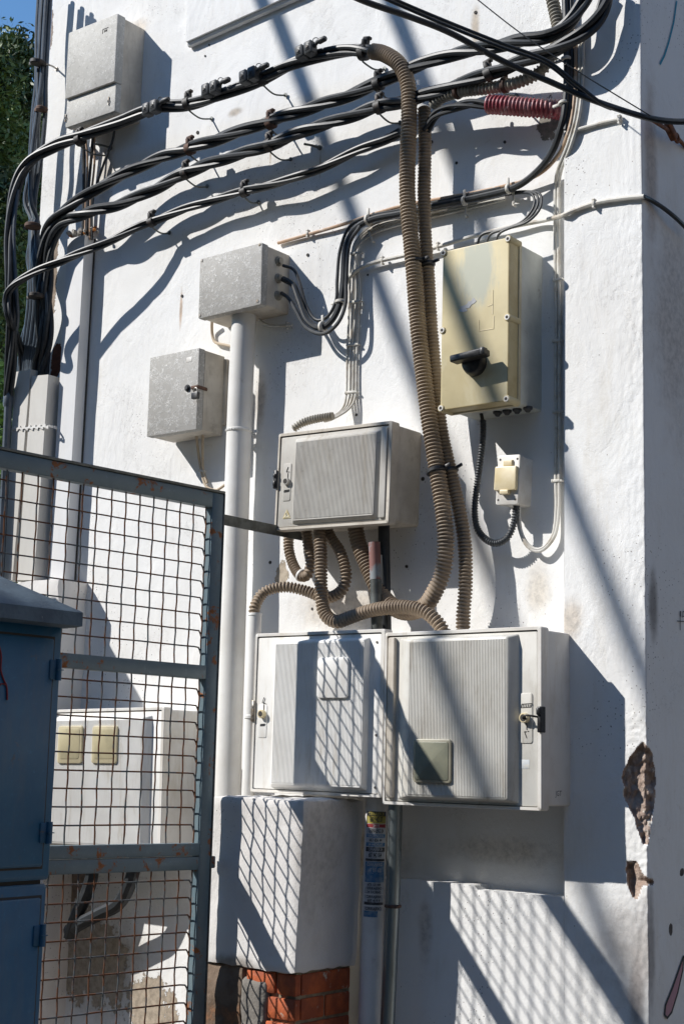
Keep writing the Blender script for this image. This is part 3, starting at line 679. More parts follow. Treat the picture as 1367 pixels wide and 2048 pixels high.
text('JGT', .021, V((F.pt(F.u1-.004, 0, 0).x+.0008, -.135, F.c.z+F.v0+.048)), V((0, 1, 0)), V((0, 0, 1)), 'ink', t, name='marker_writing')

# 7 the yellowed switch box
F = YF = Fr((884.3, 501), (1017, 476), (1015.5, 800), (880, 822), .190)
MAT['ycover'] = yellow_cover(F.pt(.005, F.H*.33, .19))
t = thing('switch_box', 'tall yellowed switch box with a black rotary handle', 'switch box', F.pt(0, F.v0, 0))
e = .004
mesh('housing', MB().rbox(F, F.u0+.006, F.u1+.002, F.v0+.004, F.v1-.006, -.003, .128, .006, .002), simple('greenish_white_housing', (.60, .61, .55), (.50, .51, .46), 12, .35, .7, .6, dirt=(.25, .2, .14), dscale=16, dlo=.6, dhi=.8), t)
cv = MB().rbox(F, F.u0, F.u1, F.v0, F.v1, .1285, .190, .007, .003); cv.mi = [1]*(len(cv.f)-1)+[0]
MAT['amber'] = simple('amber_plastic_edge', (.50, .42, .23), (.42, .33, .16), 14, .35, .65, .45, bumps=())
cover = mesh('cover', cv, ['ycover', 'amber'], t)
mesh('cover_rim', MB().rbox(F, F.u0-.004, F.u1+.004, F.v0-.004, F.v1+.004, .125, .138, .008, .002), 'window_rim', t)
for x, y in ((886, 505), (1018, 477), (883, 661), (1017, 634), (881, 820), (1015, 799)):
    u, v = F.loc(x, y, .190); u = max(F.u0+.004, min(F.u1-.004, u)); v = max(F.v0+.006, min(F.v1-.006, v))
    b_ = mesh('screw_boss', MB().tube([F.pt(u, v, .13), F.pt(u, v, .1915), F.pt(u, v, .193)], [.0115, .0115, .0105], 16), 'ycover', cover)
    mesh('screw_collar', MB().disc(F.pt(u, v, .1925), OUT, .0085, .0018, 14), 'socket', b_); mesh('screw_hole', MB().disc(F.pt(u, v, .194), OUT, .0048, .0008, 12), 'gap', b_)
u, v = F.loc(947, 726, .20)
kb = MB().tube([F.pt(u, v, .188), F.pt(u, v, .200), F.pt(u, v, .216), F.pt(u, v, .219)], [.040, .0395, .034, .030], 28)
kn = mesh('rotary_knob', kb, 'black_plastic', t)
a_ = radians(4); hx = (F.ex*cos(a_)+F.ez*sin(a_)).normalized(); hy = hx.cross(OUT)
mesh('handle_bar', MB().obox(F.pt(u+.008, v+.012, .236), hx, hy, OUT, .060, .0105, .020, .003).obox(F.pt(u+.064, v+.017, .247), hx, hy, OUT, .008, .011, .012, .003), 'black_plastic', kn)
mb = MB()
for (x, y, a, b) in ((935, 611, 16, 6), (925, 620, 8, 4), (944, 604, 8, 6)):
    P_ = []
    for k in range(9):
        an = k*2*pi/9; rr = 1+.45*random.uniform(-1, 1); P_.append((x+a*cos(an)*rr, y-b*sin(an)*rr-a*cos(an)*.3))
    mb.prism([F.pt(*F.loc(q, s_, .19), .1902) for q, s_ in P_], OUT, .0006+.0002*a/16)
mesh('torn_paper', mb, 'white_paper', cover)
mb = MB()
for (x0, y0, x1, y1) in ((957, 640, 957, 662), (957, 662, 987, 657), (987, 632, 986, 657), (985, 580, 984, 628), (985, 609, 975, 612)):
    p, q = F.pt(*F.loc(x0, y0, .19), .1903), F.pt(*F.loc(x1, y1, .19), .1903); dd = q-p; L_ = dd.length; dd.normalize(); mb.obox((p+q)/2, dd, dd.cross(OUT), OUT, L_/2, .0011, .0007)
mesh('label_residue', mb, 'cream', cover)
for k, x in enumerate((953, 972, 992, 1013)):
    uu = F.u0+(x-880)/135.*F.W; w_ = .07
    mesh('cable_gland', MB().tube([F.pt(uu-.0, F.v0+.006, w_), F.pt(uu, F.v0-.002, w_), F.pt(uu, F.v0-.004, w_), F.pt(uu, F.v0-.011, w_)], [.0145, .0145, .011, .006], 12), 'black_plastic' if k < 2 else 'rubber_dusty', t)

# 8 the small white socket box
F = SF = Fr((991.7, 912.7), (1038, 907), (1036, 1013), (993, 1005.5), .075)
t = thing('socket_box', 'small white socket box with a cream flap below the switch box', 'socket box', F.pt(0, F.v0, 0))
mesh('housing', MB().rbox(F, F.u0+.003, F.u1-.001, F.v0+.003, F.v1-.003, -.003, .052, .006, .002), 'socket', t)
mesh('face_plate', MB().rbox(F, F.u0, F.u1, F.v0, F.v1, .0535, .075, .007, .003), 'socket', t)
for a, b in ((.12, .10), (.88, .10), (.12, .91), (.88, .91)):
    mesh('screw_hole', MB().disc(F.pt(F.u0+a*F.W, F.v0+b*F.H, .074), OUT, .0035, .0014, 10), 'gap', t)
mesh('flap', MB().rbox(F, F.u0-.001, F.u1-.004, F.v0+.28*F.H, F.v0+.76*F.H, .074, .088, .005, .003), 'cream', t)
mesh('flap_hinge', MB().rbox(F, F.u0+.28*F.W, F.u0+.72*F.W, F.v0+.755*F.H, F.v0+.90*F.H, .074, .082, .002, .002, taper=.002), 'cream', t)
mesh('flap_tongue', MB().rbox(F, F.u0+.28*F.W, F.u0+.66*F.W, F.v0+.20*F.H, F.v0+.285*F.H, .074, .092, .003, .002), 'cream', t)

# 9 the meter box behind the gate
F = GF = Fr((85, 1422), (332, 1411.6), (318, 1706), (68, 1706), .215)
t, door, pr = cabinet(F, 'distribution_box', 'white ribbed meter box with two yellowed windows behind the gate', .0, .022, (95, 300), (100, 282), (1432, 1700), 'shell_white', 'box_white', 1, group='ribbed plastic distribution boxes')
for x0, x1 in ((120, 169), (188, 239)):
    u0_, v1_ = F.loc(x0, 1452, .238); u1_, v0_ = F.loc(x1-4, 1527, .238)
    wf = mesh('window_frame', MB().rbox(F, u0_, u1_, v0_, v1_, .230, .246, .010, .004, 5), 'window_rim', door)
    mesh('window_pane', MB().rbox(F, u0_+.010, u1_-.010, v0_+.016, v1_-.010, .244, .2475, .012, .001, 5), 'window_lite', wf)

# ------------------------------------------------------------------ pipes and poles
def pipe(name, label, pts, r, mat, cat='pipe', seg=24, step=.03, group=None):
    return mesh(name, MB().tube(cr([at(*p) for p in pts], step), r, seg), mat, None, label, cat, group)
t = thing('white_pole', 'thick white pole under the grey junction box', 'pole', at(452, 1600, .075))
mesh('pole_shaft', MB().tube(cr([at(488, 630, .075), at(478, 860, .075), at(466, 1250, .075), at(455, 1600, .075)], .05), .044, 32), 'pvc', t)
def band(c, ax, r, w=.008, th=.004, seg=24):
    ax = V(ax).normalized(); return MB().tube([V(c)-ax*w, V(c)-ax*w*.6, V(c)+ax*w*.6, V(c)+ax*w], [r, r+th, r+th, r], seg)
bm_ = band(at(478, 862, .075), (0, 0, 1), .044, .006, .003)
for k in range(26):
    a = k*2*pi/26; bm_.disc(at(478, 862, .075)+V((cos(a)*.0465, sin(a)*.0465, 0)), (cos(a), sin(a), 0), .0028, .002, 6)
bm_.obox(at(502, 864, .05)+V((.012, 0, 0)), V((1, 0, 0)), V((0, 1, 0)), V((0, 0, 1)), .018, .002, .006, .001)
mesh('clamp_band', bm_, 'pvc', t)
t = thing('white_conduit_pipe', 'thin white pipe beside the left edge of the lower boxes', 'pipe', at(493, 1600, .16))
mesh('pipe_shaft', MB().tube(cr([at(510, 1228, .20), at(504, 1400, .20), at(495, 1610, .20)], .05), .0215, 24), 'pvc', t)
mesh('pipe_ring', band(at(503, 1434, .20), (0, 0, 1), .0215, .007, .003), 'pvc', t)
mesh('pipe_mouth', MB().tube([at(510, 1231, .20), at(510, 1226.5, .20)], [.0235, .0225], 20), 'pvc', t)

XW = at(748, 1700, .15)
wp = [at(753, 1588, .15), at(746, 1800, .15), at(741, 1950, .15), at(735, 2120, .15)]
t = thing('sticker_pipe', 'dull white pipe covered with locksmith stickers beside the pillar', 'pipe', wp[-1])
mesh('pipe_shaft', MB().tube(cr(wp, .05), .033, 28), 'pvc_dark', t)
# stickers wrap round the pipe, facing the camera side
ax_ = (wp[0]-wp[1]).normalized(); side = V((cos(YAW), sin(YAW), 0)); side = (side-ax_*side.dot(ax_)).normalized(); nrm_ = side.cross(ax_)
def pipe_pt(py): # centre of the pipe at pixel height
    lo, hi = 0., 1.
    A, B = wp[0], wp[1]
    for _ in range(30):
        m_ = (lo+hi)/2
        if proj(A.lerp(B, m_*1.4))[1] < py: lo = m_
        else: hi = m_
    return A.lerp(B, lo*1.4)
def sticker(y0, y1, mat, lines, tmat='ink', a0=-1.0, a1=1.05, R=.0335, sh=None):
    c0, c1 = pipe_pt(y1), pipe_pt(y0); mb = MB(); n = 12; vs = []
    for i in range(n+1):
        a = a0+(a1-a0)*i/n; w = noise.noise(V((i*.9, y0, 0)))*.001
        o = side*sin(a)+nrm_*cos(a); vs += [c0+o*R+ax_*w, c1+o*R-ax_*w]
    mb.add(vs, [(2*i, 2*i+2, 2*i+3, 2*i+1) for i in range(n)])
    st = mesh('sticker', mb, mat, t); h = (c1-c0).length; k = len(lines)
    for i, L_ in enumerate(lines):
        if not L_: continue
        cy = h*(1-(i+.5)/k); cc = c0+ax_*cy; s_ = h/k*.80
        sz = s_*1.15; est = .62*sz*len(L_); sq = min(1.0, .056/est)
        text(L_, sz, None, side, ax_, tmat if isinstance(tmat, str) else tmat[i], st, sq, wrap=((lambda y, cc=cc: cc+ax_*y), R+.0008), bold=sz*.02)
sticker(1622, 1632, 'black_paper', ['CERRAJEROS'], 'yellow_paper')
sticker(1631, 1646, 'yellow_paper', ['607 942 37'], 'ink')
sticker(1647, 1654, 'red_paint', ['24 H'], 'white_paper')
sticker(1654, 1667, 'white_paper', ['CERRAJERO 24'], 'ink')
sticker(1667, 1674, 'blue_paper', ['URGENCIAS'], 'white_paper')
sticker(1674, 1684, 'white_paper', ['663 656 44'], 'ink')
sticker(1684, 1692, 'blue_paper', ['24 HORAS'], 'white_paper')
sticker(1693, 1702, 'black_paper', ['CERRAJERIA 24'], 'white_paper')
sticker(1702, 1716, 'white_paper', ['607 942 064'], 'ink')
sticker(1716, 1721, 'black_paper', [], 'ink')
sticker(1722, 1733, 'blue_paper', ['CERRAJERO'], 'white_paper')
sticker(1733, 1745, 'blue_paper', ['647 997 632'], 'white_paper')
sticker(1745, 1763, 'blue_paper', ['', ''], 'ink')
sticker(1764, 1786, 'white_paper', ['673 125 444', 'CERRAJERO', '24 HORAS'], 'ink')
sticker(1788, 1803, 'white_paper', ['CERRAJERIA', '607 419 9'], 'ink')
sticker(1802, 1808, 'black_paper', [], 'ink')
sticker(1811, 1820, 'white_paper', ['CERRAJERO'], 'ink')
sticker(1820, 1832, 'blue_paper', [], 'ink', -1.0, .4)

t = thing('steel_pipe', 'grey galvanised pipe coming down below the lower right box', 'pipe', at(773, 2100, .17))
mesh('pipe_shaft', MB().tube(cr([at(791, 1590, .17), at(785, 1800, .17), at(779, 1950, .17), at(771, 2120, .17)], .05), .0215, 24), 'galv', t)
rg = band(at(785, 1812, .17), (0, 0, 1), .0215, .005, .004); rg.obox(at(785, 1812, .17)+V((.02, -.018, 0)), V((1, 0, 0)), V((0, 1, 0)), V((0, 0, 1)), .012, .006, .004, .001)
mesh('pipe_clip', rg, 'rust_brown', t)
t = thing('steel_pipe', 'short grey pipe with rusty pink top between middle and lower boxes', 'pipe', at(760, 1262, .10))
mesh('pipe_shaft', MB().tube(cr([at(751, 1160, .12), at(754, 1280, .12)], .05), .0185, 24), 'steel_dark', t)
mesh('painted_top', MB().tube(cr([at(748, 1085, .12), at(751, 1160, .12)], .02), [.0183]*40 if False else .0186, 24), simple('pink_primer', (.22, .10, .085), (.22, .24, .25), 22, .45, .6, .7, dirt=(.4, .12, .04), dscale=30, dlo=.6, dhi=.7), t)
mesh('black_sleeve', MB().tube(cr([at(767, 1040, .07), at(768, 1130, .07), at(771, 1270, .07)], .05), .0185, 20), 'rubber', t)

# ------------------------------------------------------------------ trunking at the left
def slab(name, label, ftl, ftr, fbr, fbl, d, back, mat='duct', lip=True, group=None, cat='cable duct'):
    P = [at(*q, d) for q in (ftl, ftr, fbr, fbl)]; Q = [V((p.x, -back, p.z)) for p in P]
    mb = MB().add(P+Q, [(3, 2, 1, 0), (4, 5, 6, 7), (0, 1, 5, 4), (1, 2, 6, 5), (2, 3, 7, 6), (3, 0, 4, 7)])
    return mesh(name, mb, mat, None, label, cat, group, smooth=False)
slab('cable_trunking', 'tall white metal trunking with a ragged rusty top', (136, 478), (170, 470), (113, 1440), (80, 1440), .058, -.003, group='white metal trunking')
TS = at(170, 470, .058); TE = at(113, 1440, .058)
mesh('duct_gap', MB().add([V((TS.x+.001, -.010, TS.z)), V((TE.x+.001, -.010, TE.z)), V((TE.x+.001, -.003, TE.z)), V((TS.x+.001, -.003, TS.z)), V((TS.x+.0035, -.003, TS.z)), V((TE.x+.0035, -.003, TE.z))], [(0, 1, 2, 3), (0, 4, 5, 1)]), 'gap', house, smooth=False)
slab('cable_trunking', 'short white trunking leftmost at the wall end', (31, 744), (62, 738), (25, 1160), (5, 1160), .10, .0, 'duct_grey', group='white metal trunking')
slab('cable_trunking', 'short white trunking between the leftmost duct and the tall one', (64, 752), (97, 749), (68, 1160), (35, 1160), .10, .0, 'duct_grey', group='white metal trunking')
mb = MB()
for k in range(30):
    a = k/29; x = 22+a*74; y = 858-5*a+2*sin(k*1.6); mb.obox(at(x, y, .103), V((1, 0, .1)), V((0, 0, 1)), OUT, .0035, .0065 if k % 2 else .0045, .0016)
for k in range(4): mb.obox(V((at(97, 852, .1).x+.003, -.088+.024*k, at(97, 852, .1).z)), V((0, 1, 0)), V((0, 0, 1)), V((1, 0, 0)), .011, .006 if k % 2 else .0045, .0015)
mesh('perforated_strap', mb, 'pvc', None, 'whitewashed perforated strap across the two short ducts', 'strap')
mb = MB()
for k in range(26):
    x = random.uniform(136, 196); y = 468-(x-136)*.12+random.uniform(-7, 5); rr = random.uniform(.006, .014); c = at(x, y, random.uniform(.0, .055))
    ring_ = []
    for th, q in ((-.5, .6), (0, 1), (.5, .6)):
        ring_.append([c+V((cos(a)*rr*q*random.uniform(.6, 1.2), sin(a)*rr*q*random.uniform(.6, 1.2), th*rr*1.3)) for a in [j*2*pi/7 for j in range(7)]])
    mb.loops(ring_, True, 0 if k % 3 else 1)
mesh('broken_mortar', mb, ['concrete', 'foam'], None, 'crumbled mortar and orange foam on top of the tall duct', 'mortar')
cable('grey plastic pipe at the far left edge of the ducts', [(18, 772, .12), (16, 830, .12), (8, 1000, .12), (-4, 1250, .12)], .0165, 'rubber_grey', 'grey_pipe', cat='pipe')
mesh('pipe_socket', band(at(17, 800, .12), (0, 0, 1), .0165, .03, .004), 'rubber_grey', None, 'grey collar on the leftmost plastic pipe', 'pipe collar')
def rough_block(lo, hi, step, r, amp, seed=0):
    lo, hi = V(lo), V(hi); mb = MB(); n = [max(2, int((hi[i]-lo[i])/step)) for i in range(3)]; idx = {}
    def vid(i, j, k):
        if (i, j, k) in idx: return idx[(i, j, k)]
        p = V([lo[a]+(hi[a]-lo[a])*q/n[a] for a, q in enumerate((i, j, k))])
        c = V([max(lo[a]+r, min(hi[a]-r, p[a])) for a in range(3)]); d = p-c
        if d.length > 1e-6: p = c+d.normalized()*r
        p += V((noise.fractal(p*9+V((seed, 0, 0)), 1, 2, 4), noise.fractal(p*7+V((0, seed, 9)), 1, 2, 4), noise.fractal(p*7+V((5, 0, seed)), 1, 2, 4)))*amp
        idx[(i, j, k)] = len(mb.v); mb.v.append(p); return idx[(i, j, k)]
    for a in range(3):
        b, c = [q for q in range(3) if q != a]
        for side_ in (0, n[a]):
            for i in range(n[b]):
                for j in range(n[c]):
                    q = []
                    for di, dj in ((0, 0), (1, 0), (1, 1), (0, 1)):
                        k = [0, 0, 0]; k[a] = side_; k[b] = i+di; k[c] = j+dj; q.append(vid(*k))
                    flip = (side_ == 0) ^ (a == 1)
                    mb.f.append(tuple(reversed(q)) if flip else tuple(q)); mb.mi.append(0)
    return mb
a = at(-80, 1150, .14); b = at(120, 1156, .14)
mesh('concrete_block', rough_block((a.x, -.14, 0), (b.x, .02, b.z), .03, .012, .007, 3), 'plaster_worn', None, 'rough pale concrete block under the two short ducts', 'block')

# ------------------------------------------------------------------ pillar
PD = .396
px_ = lambda x: at(x, 1960, PD).x
xr = at(599, 1780, PD).x; xl = at(406, 1900, PD).x; zt = at(600, 1600, PD).z; zb = at(592, 1950, PD).z
zm = (zt+zb)/2
t = thing('pillar', 'white plastered brick pillar lit by the gate shadow', 'pillar', ((xl+xr)/2, -.25, 0))
pm = rough_block((xl, -PD, zb), (xr, -.10, zt), .014, .010, .0036, 1)
for p in pm.v: p.x += (p.z-zm)*.032; p.z += (.006*noise.noise(V((p.x*30, p.y*30, 0))) if p.z > zt-.02 or p.z < zb+.02 else 0)
mesh('plaster_coat', pm, 'plaster_worn', t)
XR = at(588, 1960, PD).x
mesh('brick_core', MB().box((xl+.03, -PD+.022, 0), (XR-.010, -.12, zb+.04)), 'mortar', t)
mb = MB(); row = 0; z = zb-.004
while z > 0:
    h = .060; x = XR-.004; L_ = (.070, .112, .235)[row % 3] if row < 3 else (.112 if row % 2 else .235)
    lim = (px_(488), px_(532), px_(528))[row] if row < 3 else px_(530)
    while x > lim+.02:
        w_ = min(L_, x-lim)
        mb.obox(V((x-w_/2, -PD+.024, z-h/2)), V((1, 0, 0)), V((0, 0, 1)), V((0, -1, 0)), w_/2, h/2, .014, .003)
        x -= w_+.010; L_ = .112 if row == 0 else .235
    y = -PD+.042; L_ = (.235, .105, .235, .07)[row % 4]
    while y < -.13:
        w_ = min(L_, -.125-y)
        if w_ > .02: mb.obox(V((XR-.015, y+w_/2, z-h/2)), V((0, 1, 0)), V((0, 0, 1)), V((1, 0, 0)), w_/2, h/2, .013, .003)
        y += w_+.010; L_ = .235
    z -= h+.010; row += 1
mesh('brickwork', mb, 'brick', t)
mesh('cement_patch', rough_block((px_(478), -PD+.004, zb-.5), (px_(530), -PD+.04, zb-.030), .010, .016, .011, 8), 'cement', t)
mesh('side_rubble', rough_block((xl-.004, -PD+.006, 0), (px_(480), -.12, zb+.002), .016, .012, .008, 4), simple('dirty_brown_render', (.20, .145, .105), (.11, .08, .055), 14, rough=.95, bumps=((30, .6, .01),), dirt=(.34, .16, .08), dscale=14), t)

# ------------------------------------------------------------------ gate
GD = .437; th = radians(6); gx = V((sin(th), cos(th), tan(radians(-.5)))).normalized(); gz = V((0, 0, 1)); gn = gx.cross(gz).normalized()
G0 = at(448, 989, GD)
def gp(u, z, n=0): return G0+gx*u+gz*z+gn*n
t = thing('gate', 'grey-blue steel gate of rusty wire mesh between square tubes', 'gate', gp(-.02, -G0.z))
UL = -2.3; tb = .0215
def tube_bar(name, u0, u1, z0, z1, parent, mat='gate', th_=.0175, ch=.002):
    c = gp((u0+u1)/2, (z0+z1)/2, -.0175)
    return mesh(name, MB().obox(c, gx, gz, gn, abs(u1-u0)/2, abs(z1-z0)/2, th_, ch), mat, parent)
tube_bar('post', -.045, 0, -G0.z+.05, -.0, t)
tube_bar('post', UL, UL+.045, -G0.z+.05, -.0, t)
tube_bar('rail', UL+.045, -.045, -.048, 0, t)
tube_bar('rail', UL+.045, -.045, -.588, -.546, t)
tube_bar('rail', UL+.045, -.045, -1.122, -1.085, t)
tube_bar('rail', UL+.045, -.045, -1.164, -1.125, t)
tube_bar('rail', UL+.045, -.045, -2.28, -2.235, t)
tube_bar('top_lip', UL, .004, .002, .010, t, 'steel_dark', .0205, .001)
tube_bar('edge_flange', .0005, .006, -G0.z+.05, .002, t, 'steel_dark', .019, .001)
mesh('lock_stub', MB().obox(gp(.006, -1.143, -.016), gx, gz, gn, .022, .018, .010, .003), 'gate', t)
bar_a = gp(.002, -.078, -.012); bar_b = V((bar_a.x, 0.0, bar_a.z))
mesh('wall_brace', MB().obox((bar_a+bar_b)/2, V((0, 1, 0)), V((0, 0, 1)), V((1, 0, 0)), (bar_b-bar_a).length/2, .017, .0025), 'steel_dark', t)
def panel(z0, z1, seed):
    mb = MB(); rnd = random.Random(seed); pu = .0527; pz = .0512
    u = -.045-.012; k = 0
    while u > UL+.05:
        pts = []; nn = max(3, int((z1-z0)/.03))
        for i in range(nn+1): z_ = z0+(z1-z0)*i/nn; pts.append(gp(u+.0009*noise.noise(V((u*9, z_*7, seed))), z_, -.017+.002*sin(i*pi*.6+k)))
        mb.tube(pts, .0025, 6); u -= pu*(1+rnd.uniform(-.03, .03)); k += 1
    z = z1-.030; k = 0
    while z > z0+.01:
        pts = [gp(-.046, z-.020, -.030), gp(-.056, z-.008, -.024), gp(-.066, z-.001, -.0185)]
        uu = -.085
        while uu > UL+.04: pts.append(gp(uu, z+.0013*noise.noise(V((uu*5, z*9, seed))), -.0205+.0012*sin(uu*60+k*pi))); uu -= .03
        mb.tube(pts, .0025, 6); z -= pz*(1+rnd.uniform(-.02, .02)); k += 1
    mesh('wire_panel', mb, 'wire', t)
panel(-.546, -.048, 1); panel(-1.085, -.588, 2); panel(-2.235, -1.164, 3)

# unseen block added left of the frame to cast the shadow by the duct
s2 = at(291, 1409, 0); tt = .72; pe = s2-SUN*tt
mb = MB().obox(V((pe.x-.13, -tt+.10, pe.z/2)), V((1, 0, 0)), V((0, 1, 0)), V((0, 0, 1)), .13, .10, pe.z/2, .004)
mesh('shadow_post', mb, 'concrete', None, 'added unseen post casting the shadow beside the tall duct', 'post')

# ------------------------------------------------------------------ blue cabinet in the left foreground
ye = -1.38; v_ = ray(127, 1255); XB_ = (CAM+v_*((ye-CAM.y)/v_.y)).x
def cb(x, y, off=0): return atx(x, y, XB_+off)
zr = cb(127, 1252).z; zsplit = cb(60, 1765).z
t = thing('street_cabinet', 'dark blue steel street cabinet with a sloping grey cap', 'cabinet', (XB_-.2, ye-.6, 0))
CW = 1.25; CDp = .42
def slabY(y0, y1, z0, z1, x0, x1, ch=.006): return MB().obox(V(((x0+x1)/2, (y0+y1)/2, (z0+z1)/2)), V((0, 1, 0)), V((0, 0, 1)), V((1, 0, 0)), (y1-y0)/2, (z1-z0)/2, (x1-x0)/2, ch)
mesh('upper_body', slabY(ye-CW, ye, zsplit+.004, zr, XB_-CDp, XB_), 'cab', t)
mesh('lower_body', slabY(ye-CW, ye-.004, .08, zsplit-.006, XB_-CDp, XB_-.002), 'cab', t)
mesh('body_joint', slabY(ye-CW+.01, ye-.012, zsplit-.02, zsplit+.02, XB_-CDp+.01, XB_-.014), 'gap', t)
mesh('base', slabY(ye-CW+.02, ye-.02, 0, .085, XB_-CDp+.02, XB_-.02), 'concrete', t)
def door(y0, y1, z0, z1, x, name='door'):
    mesh('door_gap', slabY(y0-.006, y1+.006, z0-.006, z1+.006, x-.01, x+.0012, .001), 'gap', t)
    return mesh(name, slabY(y0, y1, z0, z1, x-.01, x+.008, .004), 'cab', t)
yd = cb(100, 1400).y
d1 = door(ye-CW+.06, yd, cb(80, 1733).z, zr-.035, XB_)
yd2 = cb(78, 1850).y
d2 = door(ye-CW+.06, yd2, .16, cb(60, 1797).z, XB_-.002)
def hinge(py, px, par, x):
    c = cb(px, py); mb = MB().tube([V((x, c.y, c.z-.026)), V((x, c.y, c.z+.026))], .008, 12); mb.obox(V((x-.004, c.y-.012, c.z)), V((0, 1, 0)), V((0, 0, 1)), V((1, 0, 0)), .014, .024, .003, .001)
    mb.obox(V((x, c.y, c.z)), V((0, 1, 0)), V((0, 0, 1)), V((1, 0, 0)), .009, .0012, .009)
    mesh('hinge', mb, 'cab', par)
hinge(1340, 111, d1, XB_+.012); hinge(1665, 92, d1, XB_+.012); hinge(1870, 80, d2, XB_+.010)
ov = .055; yE = cb(163, 1240, .05).y; zE = cb(163, 1253, .05).z
e0 = V((XB_+ov, yE, zE)); hF = .034; rs = .13
L_ = []
def loopz(x0, x1, y0, y1, z): return [V((x1, y0, z)), V((x1, y1, z)), V((x0, y1, z)), V((x0, y0, z))]
ya = ye-CW-ov; xa = XB_-CDp-ov
L_ = [loopz(xa+.01, XB_+ov-.012, ya+.01, yE-.012, zE-.004), loopz(xa, XB_+ov, ya, yE, zE), loopz(xa, XB_+ov, ya, yE, zE+hF), loopz(xa+.005, XB_+ov-.005, ya+.005, yE-.005, zE+hF+.004), loopz(xa+.2, XB_+ov-.22, ya+.2, yE-.24, zE+hF+rs)]
mesh('cap', MB().loops(L_, True), 'cab_roof', t)
mesh('cap_underframe', slabY(ye-CW-.01, ye+.008, zr-.006, zE+.004, XB_-CDp-.008, XB_+.012, .002), 'cab', t)
mb = MB(); P_ = [cb(x, y, .0095) for x, y in ((-2, 1290), (3, 1312), (2, 1340), (9, 1362), (14, 1372), (15, 1400))]
mb.tube(cr(P_, .01), .0022, 6); mb.tube(cr([cb(x, y, .0095) for x, y in ((14, 1372), (4, 1366), (-4, 1378))], .01), .0016, 6)
mesh('red_scribble', mb, 'red_paint', d1)

# ------------------------------------------------------------------ tubes behind the gate (lower left)
for lab, pts in (('black bent pipe nearest the wall end under the meter box', [(190, 1700, .12), (182, 1760, .12), (168, 1800, .12), (152, 1835, .12), (140, 1875, .10)]),
                 ('black bent pipe curving left under the meter box', [(275, 1700, .12), (262, 1760, .12), (240, 1805, .12), (205, 1825, .12), (165, 1845, .12), (138, 1862, .10)])):
    cable(lab, pts, .024, 'rubber', 'black_pipe', 'bent black pipes under the meter box', 'pipe')

# ------------------------------------------------------------------ corrugated conduits
def conduit(label, pts, r, mat='conduit', pitch=.0115, group='corrugated conduits', depth=.0058):
    return mesh('corrugated_conduit', corrugated([at(*p) for p in pts], r, pitch, depth), mat, None, label, 'conduit', group, ang=80)
conduit('thick beige corrugated conduit bending from the top cables down the wall', [(744, 103, .12), (768, 108, .125), (798, 128, .13), (815, 165, .13), (818, 220, .13), (815, 300, .13), (815, 380, .13), (819, 460, .13), (825, 520, .13), (833, 620, .13), (843, 720, .13), (857, 830, .13), (872, 930, .13), (884, 1010, .13), (890, 1080, .13), (885, 1140, .13), (870, 1180, .13), (845, 1215, .12), (800, 1222, .10), (762, 1190, .085), (738, 1140, .08), (716, 1085, .08), (708, 1040, .08)], .0275)
conduit('second beige conduit hanging just behind the thick one, ending at the lower box', [(848, 215, .085), (849, 300, .085), (848, 400, .085), (850, 480, .085), (856, 560, .085), (863, 660, .085), (872, 770, .085), (884, 870, .085), (902, 950, .085), (918, 1020, .085), (928, 1090, .09), (930, 1170, .10), (926, 1230, .11), (925, 1275, .12)], .0225)
conduit('beige conduit making a U bend at the left under the middle box', [(577, 1070, .05), (578, 1100, .06), (587, 1130, .07), (602, 1152, .085), (616, 1148, .095), (620, 1120, .095), (615, 1085, .09), (612, 1050, .085)], .0185)
conduit('beige conduit running from the thin white pipe to the middle box', [(508, 1232, .20), (511, 1210, .19), (530, 1184, .16), (570, 1174, .13), (612, 1182, .10), (650, 1196, .085), (682, 1182, .08), (692, 1150, .08), (680, 1105, .08), (661, 1075, .08), (650, 1045, .08)], .0195)
conduit('beige conduit dropping from the middle box and running right to the lower box', [(637, 1040, .11), (640, 1080, .12), (641, 1130, .13), (642, 1190, .14), (650, 1228, .145), (672, 1243, .145), (702, 1234, .145), (745, 1220, .145), (800, 1214, .145), (842, 1220, .145), (868, 1238, .14), (886, 1262, .13), (892, 1285, .12)], .0225)
conduit('short grey conduit lying on top of the middle box', [(586, 858, .11), (604, 846, .10), (630, 838, .09), (665, 832, .08)], .0150, 'conduit_grey', .0095)
conduit('grey conduit sloping up to the right near the top of the wall', [(864, 212, .10), (884, 194, .11), (925, 182, .12), (980, 176, .12), (1030, 166, .12), (1075, 146, .11), (1102, 115, .10), (1116, 70, .09), (1108, 20, .08), (1096, -30, .08)], .0205, 'conduit_grey', .0135)
t = conduit('faded red corrugated pipe coming out of the wall', [(974, 209, .12), (1010, 211, .11), (1060, 215, .085), (1102, 218, .055), (1130, 222, .02)], .0320, 'red', .0125, None, .0042)
conduit('thin black corrugated conduit looping from the switch box to the socket box', [(966, 840, .075), (966, 872, .075), (960, 920, .07), (952, 980, .06), (949, 1030, .055), (958, 1065, .05), (985, 1086, .05), (1012, 1078, .05), (1027, 1050, .05), (1033, 1012, .045)], .0115, 'conduit_black', .0085, None, .0034)

